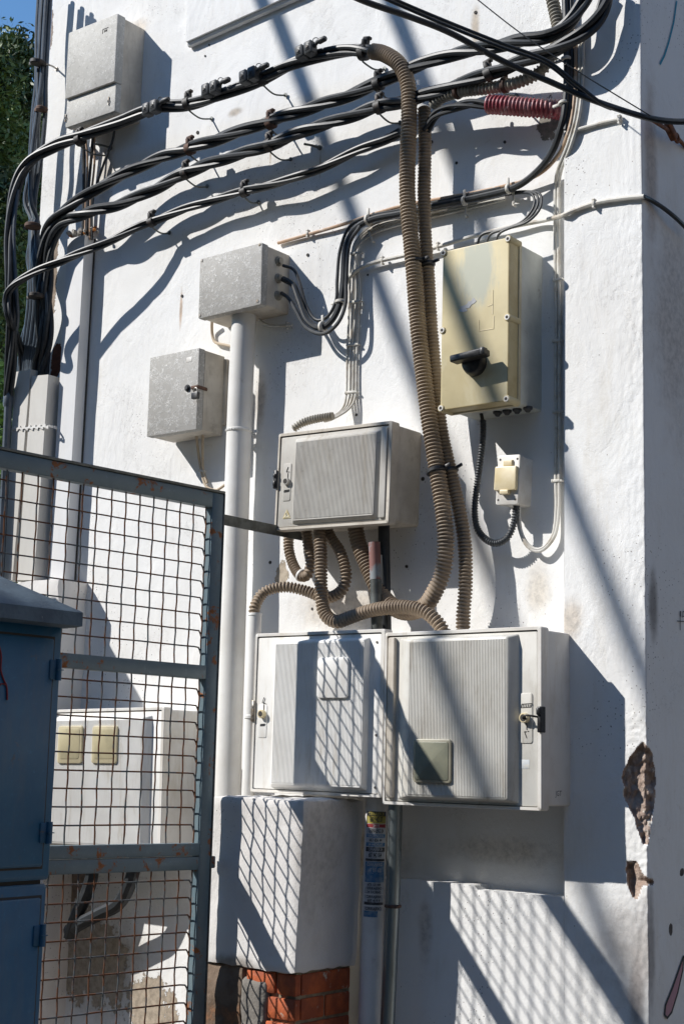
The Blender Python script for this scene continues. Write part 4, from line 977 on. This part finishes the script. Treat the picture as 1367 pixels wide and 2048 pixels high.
# ------------------------------------------------------------------ cable bundles
bundle('topmost run of black cables entering the thick beige conduit', [(17, 790, .12), (24, 680, .17), (22, 560, .2), (20, 470, .2), (32, 380, .19), (58, 325, .17), (110, 292, .15), (175, 268, .14), (240, 244, .135), (310, 216, .13), (375, 208, .12), (440, 190, .12), (520, 160, .12), (580, 130, .12), (640, 111, .115), (700, 101, .11), (756, 106, .12)], 4, .0100, 1.3, off=.0142, seed=1)
bundle('second run of twisted black cables from the top, rising to the right', [(74, 810, .045), (76, 735, .052), (84, 680, .08), (80, 590, .10), (84, 520, .115), (100, 455, .13), (150, 405, .15), (240, 352, .12), (320, 315, .11), (380, 296, .11), (470, 268, .11), (540, 244, .11), (620, 218, .11), (700, 190, .11), (760, 164, .11), (830, 132, .12), (900, 108, .13), (960, 96, .14), (1030, 84, .15), (1090, 74, .15), (1138, 44, .14), (1168, 0, .12), (1180, -40, .12)], 3, .0112, .62, seed=2)
bundle('third run of twisted black cables from the top, rising to the right', [(86, 810, .045), (88, 738, .052), (96, 680, .075), (95, 580, .095), (100, 500, .115), (122, 448, .13), (170, 425, .14), (240, 408, .12), (310, 378, .11), (375, 344, .11), (460, 314, .11), (540, 288, .11), (620, 258, .11), (700, 232, .11), (760, 212, .11), (830, 198, .11), (900, 176, .13), (975, 148, .15), (1050, 118, .16), (1110, 98, .16), (1165, 68, .15), (1200, 28, .13), (1222, -30, .12)], 3, .0112, .58, seed=3, phase=1)
bundle('lowest run of thin black cables sagging across to the beige conduit', [(46, 810, .045), (46, 725, .055), (34, 680, .12), (20, 640, .22), (14, 600, .23), (26, 572, .23), (70, 544, .21), (130, 520, .18), (200, 492, .15), (270, 458, .11), (303, 443, .09), (380, 414, .075), (480, 386, .07), (560, 366, .07), (640, 336, .07), (720, 298, .065), (770, 278, .06), (800, 264, .05)], 3, .0080, .75, seed=4)
bundle('short black cables between the red pipe and the grey conduit', [(984, 210, .12), (940, 207, .12), (900, 215, .11), (868, 232, .10), (850, 262, .09)], 3, .0068, .5, seed=5, off=.010)
# vertical bundle at the wall end
vt = thing('cable_bundle', 'hanging mass of black cables in front of the wall end', 'cable bundle', at(80, 740, .12), 'twisted black cable bundles')
rnd = random.Random(5)
tops = [(76, .09), (82, .11), (88, .08), (94, .10), (99, .12), (84, .13), (91, .14)]
for k, (tx, d) in enumerate(tops):
    base = 36+k*8+rnd.uniform(-3, 3)
    pts = [(tx+4, -40, d), (tx-2, 60, d), (tx-5+rnd.uniform(-4, 4), 160, d), (tx-13+rnd.uniform(-5, 5), 230, d), (tx-22+rnd.uniform(-7, 7), 320, d), (tx-26+rnd.uniform(-7, 7), 400, d), (64+k*2.2, 450, .10), (tx-25+rnd.uniform(-9, 9), 520, d*.9), (68+k*3, 590, .085), (base+8, 680, .075), (base+2, 735, .052), (base, 800, .045)]
    mesh('cable', MB().tube(path(pts, .015), rnd.uniform(.0085, .0105), 8), 'rubber_grey', vt)
for k in range(7):
    pts = [(62+k*2, 440, .11), (60+k*3, 510, .10+.01*(k % 3)), (58+k*6, 600, .10), (50+k*7+rnd.uniform(-2, 2), 670, .085), (42+k*7.5, 730, .055), (40+k*7.5, 800, .045)]
    mesh('cable', MB().tube(path(pts, .015), .0088, 8), 'rubber_grey', vt)
for k in range(3):
    pts = [(30+k*3, 380, .19), (20+k*4, 470, .2), (24+k*5, 590, .19), (30+k*3, 640, .17), (22+k*3, 690, .14), (17+k*2, 780, .12)]
    mesh('cable', MB().tube(path(pts, .015), .0075, 8), 'rubber_grey', vt)
# cables under the tall box
bt = thing('cable_bundle', 'black cables dropping from the tall box to the tall duct', 'cable bundle', at(180, 470, .05), 'twisted black cable bundles')
for k, (x0, x1, d) in enumerate(((168, 168, .05), (173, 172, .06), (187, 176, .06), (190, 182, .055), (228, 186, .05))):
    pts = [(x0, 252-(x0-168)*.25, d), (x0-1, 275, d), ((x0+x1)/2+3*(k % 2), 330, d*.8), (x1, 400, d*.7), (x1-2, 480, d*.6)]
    mesh('cable', MB().tube(path(pts, .015), (.0075, .004, .006, .0045, .005)[k], 8), 'rubber' if k % 2 == 0 else 'tan', bt)

# ------------------------------------------------------------------ cables on the right
TH = 'black sheathed cables on the right'
cable('thick black cable curving down from the top and into the junction box', [(1128, -40, .095), (1131, 60, .095), (1133, 140, .095), (1129, 210, .095), (1122, 250, .09), (1105, 300, .07), (1076, 340, .05), (1030, 374, .045), (960, 393, .04), (880, 409, .04), (800, 427, .04), (745, 438, .04), (708, 460, .045), (690, 500, .05), (686, 560, .055), (680, 605, .06), (664, 640, .07), (640, 656, .075), (614, 640, .075), (598, 600, .07), (586, 570, .065), (566, 558, .06)], .0108, 'rubber', group=TH)
cable('slim black cable entering the top gland of the junction box', [(1000, 376, .03), (900, 398, .03), (800, 420, .03), (740, 432, .03), (700, 452, .035), (680, 500, .045), (674, 560, .05), (672, 600, .055), (656, 632, .06), (632, 640, .06), (612, 612, .06), (600, 570, .06), (588, 540, .06), (566, 531, .06)], .0058, 'rubber', group=TH)
cable('slim black cable entering the bottom gland of the junction box', [(720, 452, .05), (698, 490, .055), (692, 560, .06), (690, 610, .065), (674, 648, .08), (645, 668, .085), (612, 655, .08), (592, 622, .075), (578, 598, .07), (563, 586, .062)], .0066, 'rubber_dusty', group=TH)
cable('black cable lying behind the tan one by the raised arcs', [(1140, -40, .085), (1142, 80, .085), (1139, 200, .085), (1130, 260, .085)], .009, 'rubber', group=TH)
cable('tan cable running beside the thick black cable', [(1150, 60, .085), (1150, 150, .085), (1145, 220, .085), (1134, 270, .083), (1112, 315, .05), (1070, 352, .03), (1000, 374, .028), (900, 394, .025), (820, 408, .02), (760, 424, .018), (700, 444, .015), (640, 462, .012), (570, 482, .010), (556, 486, .01)], .0062, 'tan')
WG = 'whitewashed thin cables'
for k in range(4):
    o = k*6.2
    cable('thin white cable, %s of four strands going down to the middle box' % ('innermost', 'second', 'third', 'outermost')[k],
          [(1010, 388+o*.55, .012), (960, 398+o*.75, .012), (880, 414+o*.9, .012), (800, 431+o, .012), (752, 446+o, .012), (722, 468+o*.9, .012), (710+o*.2-6, 500+o*.6, .012), (700+o, 560, .012), (697+o, 640, .012), (694+o, 720, .012), (692+o, 790, .014), (684+o*.7, 818, .03), (664, 834+k*1.5, .06), (648, 840+k, .07)], .0040, 'white_cable', group=WG)
for k in range(3):
    o = k*7
    cable('thin cable, %s of three looping into the switch box top' % ('inner', 'middle', 'outer')[k],
          [(1010, 390-k, .015), (1040, 386-k*1.5, .03), (1062+o, 388-k, .05), (1068+o, 405, .06), (1060+o, 425, .07), (1040+o*.8, 445, .08), (1000+o, 460-k, .08), (962+o*2.4, 470, .08), (952+o*2.6, 500, .08)], .0042, 'rubber_dusty' if k else 'rubber', group='looped wires above the switch box')
cable('white cable crossing from the cable bend to the building corner', [(689, 612, .02), (687, 585, .02), (698, 556, .02), (722, 535, .02), (760, 522, .02), (800, 513, .02), (860, 498, .02), (941, 474, .02), (1015, 455, .02), (1085, 441, .02), (1118, 433, .06), (1128, 429, PIL+.012), (1150, 420, PIL+.008), (1190, 406, PIL+.008), (1245, 397, PIL+.008), (1287, 393, PIL+.008)], .0072, 'white_cable')
cable('black cable wrapping round the corner onto the side wall', [at(1285, 393, PIL+.008), atx(1300, 400, XC+.008), atx(1325, 416, XC+.02), atx(1350, 436, XC+.03), atx(1380, 465, XC+.03)], .0068, 'rubber')
for k, dx in enumerate((0, 7)):
    cable('whitewashed vertical cable down to the socket box, %s one' % ('left', 'right')[k], [(1158+dx, 60, .083), (1157+dx, 160, .083), (1150+dx, 230, .083), (1134+dx, 290, .08), (1116+dx, 335, .05), (1110+dx, 365, .014), (1109+dx, 400, .012), (1109+dx, 520, .012), (1111+dx, 640, .012), (1110+dx, 760, .012), (1111+dx, 860, .012), (1110+dx, 950, .012), (1111+dx*.8, 1020, .014), (1104+dx*.6, 1072, .02), (1080, 1098+dx*.6, .025), (1056-dx*.4, 1090+dx*.3, .03), (1040-dx*.3, 1058, .035), (1037-dx, 1010, .04)], .0052, 'white_cable', group=WG)
cable('stub of white cable pointing right below the overhead lines', [(1144, 262, PIL+.010), (1180, 252, PIL+.007), (1215, 243, PIL+.007), (1243, 237, PIL+.007)], .0058, 'white_cable', group=WG)
cable('cream cable leaving the underside of the junction box', [(560, 612, .012), (510, 628, .03), (524, 645, .012), (548, 652, .012), (584, 650, .012)][1:], .0052, 'white_cable', group=WG)
cable('cream cable bent behind the pole under the junction box', [(424, 640, .03), (424, 665, .012), (430, 684, .012), (450, 690, .012), (468, 694, .012)], .0056, 'beige')
cable('pair of cream cables under the padlocked box', [(392, 866, .05), (396, 900, .03), (402, 940, .014), (412, 972, .012), (432, 980, .012), (450, 970, .012)], .0050, 'beige', group='cream cables under the padlocked box')
cable('cream cable close to the box edge under the padlocked box', [(406, 866, .05), (405, 900, .03), (406, 940, .014), (414, 966, .012)], .0050, 'beige', group='cream cables under the padlocked box')
cable('black lead between the switch box gland and the corrugated sleeve', [(958, 815, .07), (963, 834, .074), (966, 858, .075)], .006, 'black_plastic')

# overhead lines at the top right
OG = 'overhead lines reaching the building corner'
def oh(label, pts, r): cable(label, pts, r, 'rubber', 'overhead_cable', OG)
oh('thick black overhead line crossing above the red pipe', [(560, -95, 1.05), (700, -10, .85), (820, 34, .68), (900, 66, .57), (1004, 122, .43), (1100, 164, .32), (1176, 197, .25), (1244, 221, .19), (1300, 237, .14), (1345, 243, .11), (1400, 243, .08)], .0092)
oh('thin black overhead line, upper of the two meeting the thick line', [(700, -42, .80), (800, 4, .66), (900, 46, .55), (1000, 86, .45), (1090, 120, .36), (1150, 166, .30), (1200, 205, .25), (1226, 216, .22)], .0052)
oh('thin black overhead line, lower of the two meeting the thick line', [(680, -42, .78), (800, 11, .64), (900, 54, .53), (1000, 94, .43), (1090, 127, .34), (1146, 170, .28), (1196, 206, .23), (1222, 218, .20)], .0052)
oh('very thin wire slanting to the building corner', [(930, -20, .40), (1040, 66, .34), (1150, 140, .27), (1300, 232, .16)], .0019)
mb = MB(); A_ = atx(1345, 262, XC+.03)
mb.tube(cr([at(1300, 238, .14), atx(1322, 252, XC+.05), atx(1345, 268, XC+.03), atx(1372, 296, XC+.005)], .01), .006, 8)
mb.obox(atx(1340, 262, XC+.04), V((0, 1, -.6)).normalized(), V((0, .6, 1)).normalized(), V((1, 0, 0)), .03, .012, .01, .002)
mb.tube([atx(1352, 276, XC+.03)+V((0, .014*cos(a), .014*sin(a))) for a in [k*pi/6 for k in range(13)]], .004, 6, False)
mesh('line_anchor', mb, 'rust', None, 'rusty anchor holding the overhead lines at the corner', 'anchor')
# two heavy street lines higher up, out of the frame; their soft shadows cross the wall
def shadow_line(a, b, zc, label):
    A, B = at(*a), at(*b); sl = (B-A)/(B.z-A.z)
    def q(k):
        zw = zc+SUN.z*k; p = A+sl*(zw-A.z); return V((p.x-SUN.x*k, p.y-SUN.y*k, zc))
    P = [q(k*.5) for k in range(0, 21)]; P[0].y = .0
    mesh('street_cable', MB().tube(P, .030, 12), 'rubber', None, label, 'cable', 'street cables above the frame')
shadow_line((540, 0, 0), (731, 498, 0), 6.9, 'heavy black street cable above the frame, farther left')
shadow_line((800, 50, 0), (915, 330, 0), 6.9, 'heavy black street cable above the frame, nearer the corner')

# ------------------------------------------------------------------ clamps, ties and connectors
def clamp(label, x, y, d, ang, r=.020, nx=None, mat='clip', group='clamps holding the cable runs'):
    ang = wang(x, y, d, ang); c = at(x, y, d); ax = V((cos(radians(ang)), 0, sin(radians(ang)))); n = ax.cross(OUT).normalized()
    t = thing('cable_clamp', label, 'clamp', c, group)
    mesh('strap', MB().tube([c-ax*.013, c-ax*.012, c+ax*.012, c+ax*.013], [r, r+.004, r+.004, r], 16, True), mat, t)
    mesh('buckle', MB().obox(c-n*(r+.010), ax, n, OUT, .011, .012, .010, .002).obox(c-n*(r+.025)+ax*.004, ax, n, OUT, .015, .005, .008, .0015).obox(c-n*(r+.006)+OUT*.012, ax, n, OUT, .006, .012, .006, .0015), mat, t)
    w = V((c.x+.010, 0, c.z-.02)); k = c+n*(r+.006)
    nb = MB().tube(cr([c-OUT*r*.2+n*r*.9, k, V((c.x+.004, -(d*.5), c.z-r-.016)), w], .008), .0032, 7); nb.disc(w+V((0, -.004, 0)), OUT, .008, .003, 8)
    mesh('standoff_nail', nb, 'steel_dark', t)
    return t
for lab, x, y, d, a, r in (
    ('black clamp on the topmost run just below the tall box', 160, 280, .14, 28, .020), ('black clamp on the topmost run right of the tall box', 377, 207, .12, 24, .021),
    ('black clamp on the topmost run beside the double connector', 525, 158, .12, 30, .020), ('black clamp at the mouth of the thick conduit', 727, 105, .11, 5, .024),
    ('rusty clamp on the second run left of centre', 380, 298, .11, 24, .020), ('rusty clamp on the second run in the centre', 541, 246, .11, 24, .020), ('dark clamp on the second run near the thick conduit', 756, 168, .11, 22, .020),
    ('dark clamp on the third run left of centre', 372, 346, .11, 26, .020), ('dark clamp on the third run in the centre', 539, 290, .11, 24, .020), ('dark clamp on the third run near the thick conduit', 758, 214, .11, 22, .020),
    ('black clamp on the lowest run at its left part', 304, 444, .09, 24, .015), ('black clamp on the lowest run near the centre', 489, 384, .07, 22, .015),
    ('black clamp on the third run beside the grey conduit', 978, 148, .15, 30, .019)):
    clamp(lab, x, y, d, a, r, mat='rust_brown' if 'rusty' in lab else 'clip')
def strap(label, x, y, d, ang, r, mat='rust_brown', w=.006, name='cable_strap', group=None, th=.003, cat='strap'):
    ang = wang(x, y, d, ang); c = at(x, y, d); ax = V((cos(radians(ang)), 0, sin(radians(ang))))
    mb = band(c, ax, r, w, th, 18); n = ax.cross(OUT).normalized(); mb.obox(c-n*(r+.012), ax, n, OUT, w*.8, .012, .003, .001)
    return mesh(name, mb, mat, None, label, cat, group)
RG = 'rusty straps on the grey conduit'
strap('rusty strap at the left end of the grey conduit', 914, 183, .12, 12, .0225, group=RG); strap('rusty strap on the grey conduit above the red pipe', 1009, 170, .12, 12, .0225, group=RG, w=.009)
strap('black tie holding both hanging conduits at switch box height', 829, 524, .12, -85, .0300, 'black_plastic', .006, 'conduit_tie'); strap('black tie on the rear hanging conduit at switch box height', 853, 530, .088, -80, .0250, 'black_plastic', .006, 'conduit_tie')
strap('black tie on the thick conduit at middle box height', 872, 942, .13, -75, .0300, 'black_plastic', .007, 'conduit_tie'); strap('black tie on the rear conduit at middle box height', 899, 943, .086, -70, .0250, 'black_plastic', .006, 'conduit_tie')
strap('pale tie at the foot of the left U bend conduit', 602, 1150, .085, -35, .0200, 'pvc', .006, 'conduit_tie')
for lab, x, y, d, a, r in (('white tie on the black cables where they turn down', 736, 440, .035, 15, .018), ('white tie on the thick cable at the foot of its bend', 645, 655, .075, 15, .020), ('white tie on the cables by the white vertical strands', 682, 604, .055, 88, .020),
                           ('white tie on the thick cable left of the corner bend', 928, 402, .04, 14, .014), ('grey tie on the thick cable near its lower bend', 1016, 378, .045, 18, .014),
                           ('white tie on the thick cable near the top', 1131, 118, .095, 92, .014), ('white tie on the thick cable beside the red pipe', 1126, 206, .095, 95, .014)):
    strap(lab, x, y, d, a, r, 'white_cable', .0055, 'cable_tie', 'pale ties on the thick black cable', .0022, 'cable tie')
def saddle(label, x, y, ang, hw, d=.012, group='small wall clips on the white cables'):
    ang = wang(x, y, d, ang); c = at(x, y, d); ax = V((cos(radians(ang)), 0, sin(radians(ang)))); n = ax.cross(OUT).normalized()
    mb = MB().obox(c+OUT*.006, n, ax, OUT, hw, .0042, .0022, .001).obox(c-n*hw+OUT*.001, n, ax, OUT, .003, .005, .008, .001).disc(c+n*(hw+.004)-OUT*.006, OUT, .0035, .014, 8)
    mesh('cable_clip', mb, 'white_cable', None, label, 'clip', group)
for lab, x, y, a, hw, d in (('white clip on the four strands below the cable bend', 713, 507, 84, .020, .012), ('white clip on the four strands beside the black cables', 711, 604, 86, .020, .012), ('white clip on the four strands midway down', 705, 690, 86, .020, .012), ('white clip on the four strands above the middle box', 702, 785, 86, .020, .012),
    ('white clip on the four strands at the end of the arch', 742, 472, 35, .020, .012), ('white clip on the horizontal strands above the switch box', 932, 420, 14, .018, .012), ('white clip on the strands beside the corner bend', 1028, 398, 14, .018, .02),
    ('white clip on the vertical pair level with the switch box top', 1115, 560, 88, .013, .012), ('white clip on the vertical pair level with the switch box middle', 1114, 682, 88, .013, .012), ('white clip on the vertical pair level with the switch box bottom', 1115, 824, 88, .013, .012), ('white clip on the vertical pair level with the socket box', 1113, 962, 88, .013, .012),
    ('white clip on the crossing cable left of the switch box', 765, 520, 14, .009, .02), ('white clip on the crossing cable over the switch box corner', 876, 492, 14, .009, .02), ('white clip on the crossing cable on the pilaster', 1187, 406, 10, .009, PIL+.01),
    ('white clip on the stub of cable on the pilaster', 1238, 238, 12, .009, PIL+.01), ('small clip on the tan cable left of the cable bend', 616, 466, 14, .008, .012), ('small clip under the junction box', 575, 650, 5, .008, .012), ('small clip on the cream pair under the padlocked box', 404, 942, 80, .009, .012)):
    saddle(lab, x, y, a, hw, d)
def connector(label, x, y, ang, d=.155):
    ang = wang(x, y, d, ang); ax = V((cos(radians(ang)), 0, sin(radians(ang)))); n = -ax.cross(OUT).normalized()
    if n.z < 0: n = -n
    c = at(x, y, d)+n*.006
    t = thing('tap_connector', label, 'connector', c, 'black tap connectors on the topmost run')
    for s_ in (-.020, .020):
        b_ = mesh('block', MB().obox(c+ax*s_, ax, n, OUT, .0175, .024, .019, .004).obox(c+ax*s_+OUT*.018, ax, n, OUT, .010, .012, .003, .001).obox(c+ax*s_+n*.022, ax, n, OUT, .006, .004, .008, .002), 'rubber_dusty', t)
        mesh('bolt', MB().disc(c+ax*s_+OUT*.020, OUT, .006, .004, 6), 'clip', b_)
    e = c+ax*.05+n*.012
    mesh('end_cap', MB().tube([c+ax*.034, e, e+ax*.010, e+ax*.036, e+ax*.040], [.006, .007, .011, .010, .007], 12), 'rubber_dusty', t)
    mesh('wire_loop', MB().tube(cr([c+ax*.03+n*.015, c+ax*.035+n*.032, c+ax*.05+n*.030, c+ax*.06+n*.018], .004), .0015, 6), 'rubber', t)
for lab, x, y, a in (('lowest black tap connector beside the tall box', 304, 220, 22), ('second black tap connector up the topmost run', 423, 182, 22), ('large black tap connector in the middle of the topmost run', 499, 155, 24), ('highest black tap connector near the thick conduit', 612, 105, 26)):
    connector(lab, x, y, a)
for lab, x, y, d, a, r in (('grey clamp on the hanging cables near the top', 76, 125, .16, 80, .030), ('rusty clamp on the hanging cables below the tall box', 84, 218, .15, 80, .022), ('rusty clamp on the hanging cables at the wall end bend', 66, 452, .15, 85, .030), ('black clamp where the hanging cables gather', 72, 592, .13, 85, .030)):
    strap(lab, x, y, d, a, r, 'rust_brown' if 'rusty' in lab else 'clip', .009, 'cable_strap', 'clamps on the hanging cables')
mb = MB().tube(cr([at(92, 128, .14), at(104, 132, .06), at(114, 138, 0)], .01), .004, 8).disc(at(114, 138, 0), OUT, .009, .006, 10)
mesh('wall_nail', mb, 'steel', None, 'long nail pinning the hanging cables to the wall near the top', 'nail', 'bare nails in the wall')
for lab, x, y in (('bare nail below the tall box', 222, 296), ('bare nail under the third cable run', 640, 296)):
    mb = MB().tube(cr([at(x-32, y-8, .07), at(x-16, y-5, .04), at(x, y, 0)], .01), .0045, 8).disc(at(x, y, 0), OUT, .009, .008, 10)
    mesh('wall_nail', mb, 'steel_dark', None, lab, 'nail', 'bare nails in the wall')

# ------------------------------------------------------------------ ground and the trees behind
gm = MB().add([(-400, -400, 0), (400, -400, 0), (400, 400, 0), (-400, 400, 0)], [(0, 1, 2, 3)])
mesh('ground', gm, 'ground', None, kind='structure', smooth=False)
def tree(name, label, x, y_top, dist, width, mat, n, leaf, y_base=1500, group=None, conic=True, cat='tree', seed=0):
    rnd = random.Random(seed); v = ray(x, y_top); top = CAM+v*dist
    base = V((top.x, top.y, 0)); H = top.z
    t = thing(name, label, cat, base, group)
    mesh('trunk', MB().tube([base, base+V((.05, 0, H*.5)), base+V((0, 0, H*.93))], [H*.022, H*.014, H*.003], 8), 'bark', t)
    mb = MB()
    cl = []
    for i in range(int(n/26)):
        h = rnd.random()**.8; R = width*(1-h)**.75 if conic else width*sqrt(max(.02, 1-(2*h-1)**2))
        a = rnd.uniform(0, 2*pi); rr = R*sqrt(rnd.uniform(.25, 1)); cl.append((V((cos(a)*rr, sin(a)*rr, H*(.08+.92*h))), .16*width+.1*R))
    for c, s_ in cl:
        for j in range(26):
            p = base+c+V((rnd.gauss(0, 1), rnd.gauss(0, 1), rnd.gauss(0, 1.2)))*s_*.55
            d = V((rnd.gauss(0, 1), rnd.gauss(0, 1), rnd.gauss(.3, 1))).normalized(); e = d.cross(V((rnd.gauss(0, 1), rnd.gauss(0, 1), rnd.gauss(0, 1)))).normalized()
            L = leaf*rnd.uniform(.6, 1.5); b = len(mb.v)
            mb.v += [p-d*L, p+e*L*.35, p+d*L, p-e*L*.35]; mb.f.append((b, b+1, b+2, b+3)); mb.mi.append(0)
    mesh('crown', mb, mat, t, smooth=False)
TG = 'evergreens behind the house'
tree('cypress_tree', 'tall pointed dark evergreen whose tip shows beside the hanging cables', 34, 92, 15, 1.0, 'leaf_dark', 44000, .034, group=TG, seed=1)
tree('cypress_tree', 'dark evergreen cut by the left edge of the photo', -14, 96, 14, 1.0, 'leaf_dark', 36000, .034, group=TG, seed=2)
tree('cypress_tree', 'dark evergreen filling the gap behind the cables', 72, 230, 17, 1.6, 'leaf_dark', 36000, .042, group=TG, seed=3)
tree('cypress_tree', 'farther dark evergreen low behind the wall end', 10, 330, 20, 2.4, 'leaf_dark', 36000, .055, group=TG, seed=4)
tree('green_shrub', 'bright green shrub low at the left edge', -20, 735, 9, .55, 'leaf_lite', 9000, .03, group=None, conic=False, cat='shrub', seed=5)

oh_ = thing('opposite_house', 'plain ochre house across the street behind the camera', 'house', (0, -11, 0))
mesh('wall', MB().box((-22, -16, 0), (5, -10, 9.0)), 'facade', oh_)
mesh('roof', MB().add([(-22.3, -16.3, 9), (5.3, -16.3, 9), (5.3, -9.7, 9), (-22.3, -9.7, 9), (-22.3, -13, 10), (5.3, -13, 10)], [(0, 3, 2, 1), (0, 1, 5, 4), (3, 4, 5, 2), (0, 4, 3), (1, 2, 5)]), 'brick', oh_, smooth=False)
mb = MB(); mbf = MB()
for k in range(5):
    for zz in (1.0, 4.0, 6.8):
        x0 = -14.5+k*3.6; mb.box((x0, -10.03, zz), (x0+1.1, -9.97, zz+1.6))
mesh('shutters', mb, 'bark', oh_)
ah_ = thing('shading_house', 'unseen brown house added to darken the side face past the corner', 'house', (7, -1, 0))  # out-of-view building added to cut the sky light on the side face
mesh('wall', MB().box((5.6, -8.5, 0), (12, 9, 7.6)), simple('brown_render', (.17, .14, .12), (.13, .11, .10), 2, .35, .65, .9), ah_)
mesh('roof', MB().add([(5.3, -8.8, 7.6), (12.3, -8.8, 7.6), (12.3, 9.3, 7.6), (5.3, 9.3, 7.6), (8.8, -8.8, 8.8), (8.8, 9.3, 8.8)], [(0, 3, 2, 1), (0, 1, 4), (1, 2, 5, 4), (2, 3, 5), (3, 0, 4, 5)]), 'brick', ah_, smooth=False)
# ------------------------------------------------------------------ light
W = bpy.data.worlds.new('World'); S.world = W; W.use_nodes = True; nt = W.node_tree; bg = nt.nodes['Background']
sky = nt.nodes.new('ShaderNodeTexSky'); sky.sky_type = 'NISHITA'; sky.sun_disc = False
el = atan2(1.17, hypot(1.054, 1)); sky.sun_elevation = el; sky.sun_rotation = atan2(-1.054, -1)
sky.air_density = 1.0; sky.dust_density = 0; sky.ozone_density = 1.2; sky.altitude = 0
hs = nt.nodes.new('ShaderNodeHueSaturation'); hs.inputs['Saturation'].default_value = 1.22
nt.links.new(sky.outputs[0], hs.inputs['Color']); nt.links.new(hs.outputs[0], bg.inputs[0]); bg.inputs[1].default_value = .13
ld = bpy.data.lights.new('sun', 'SUN'); ld.energy = 4.6; ld.angle = radians(.53); ld.color = (1, .965, .915)
lo = bpy.data.objects.new('sun', ld); COL.objects.link(lo); lo.rotation_euler = SUN.to_track_quat('-Z', 'Y').to_euler()
lo.location = (-6, -6, 8)
S.view_settings.view_transform = 'Standard'; S.view_settings.look = 'None'; S.view_settings.gamma = 1; S.view_settings.exposure = 0.36
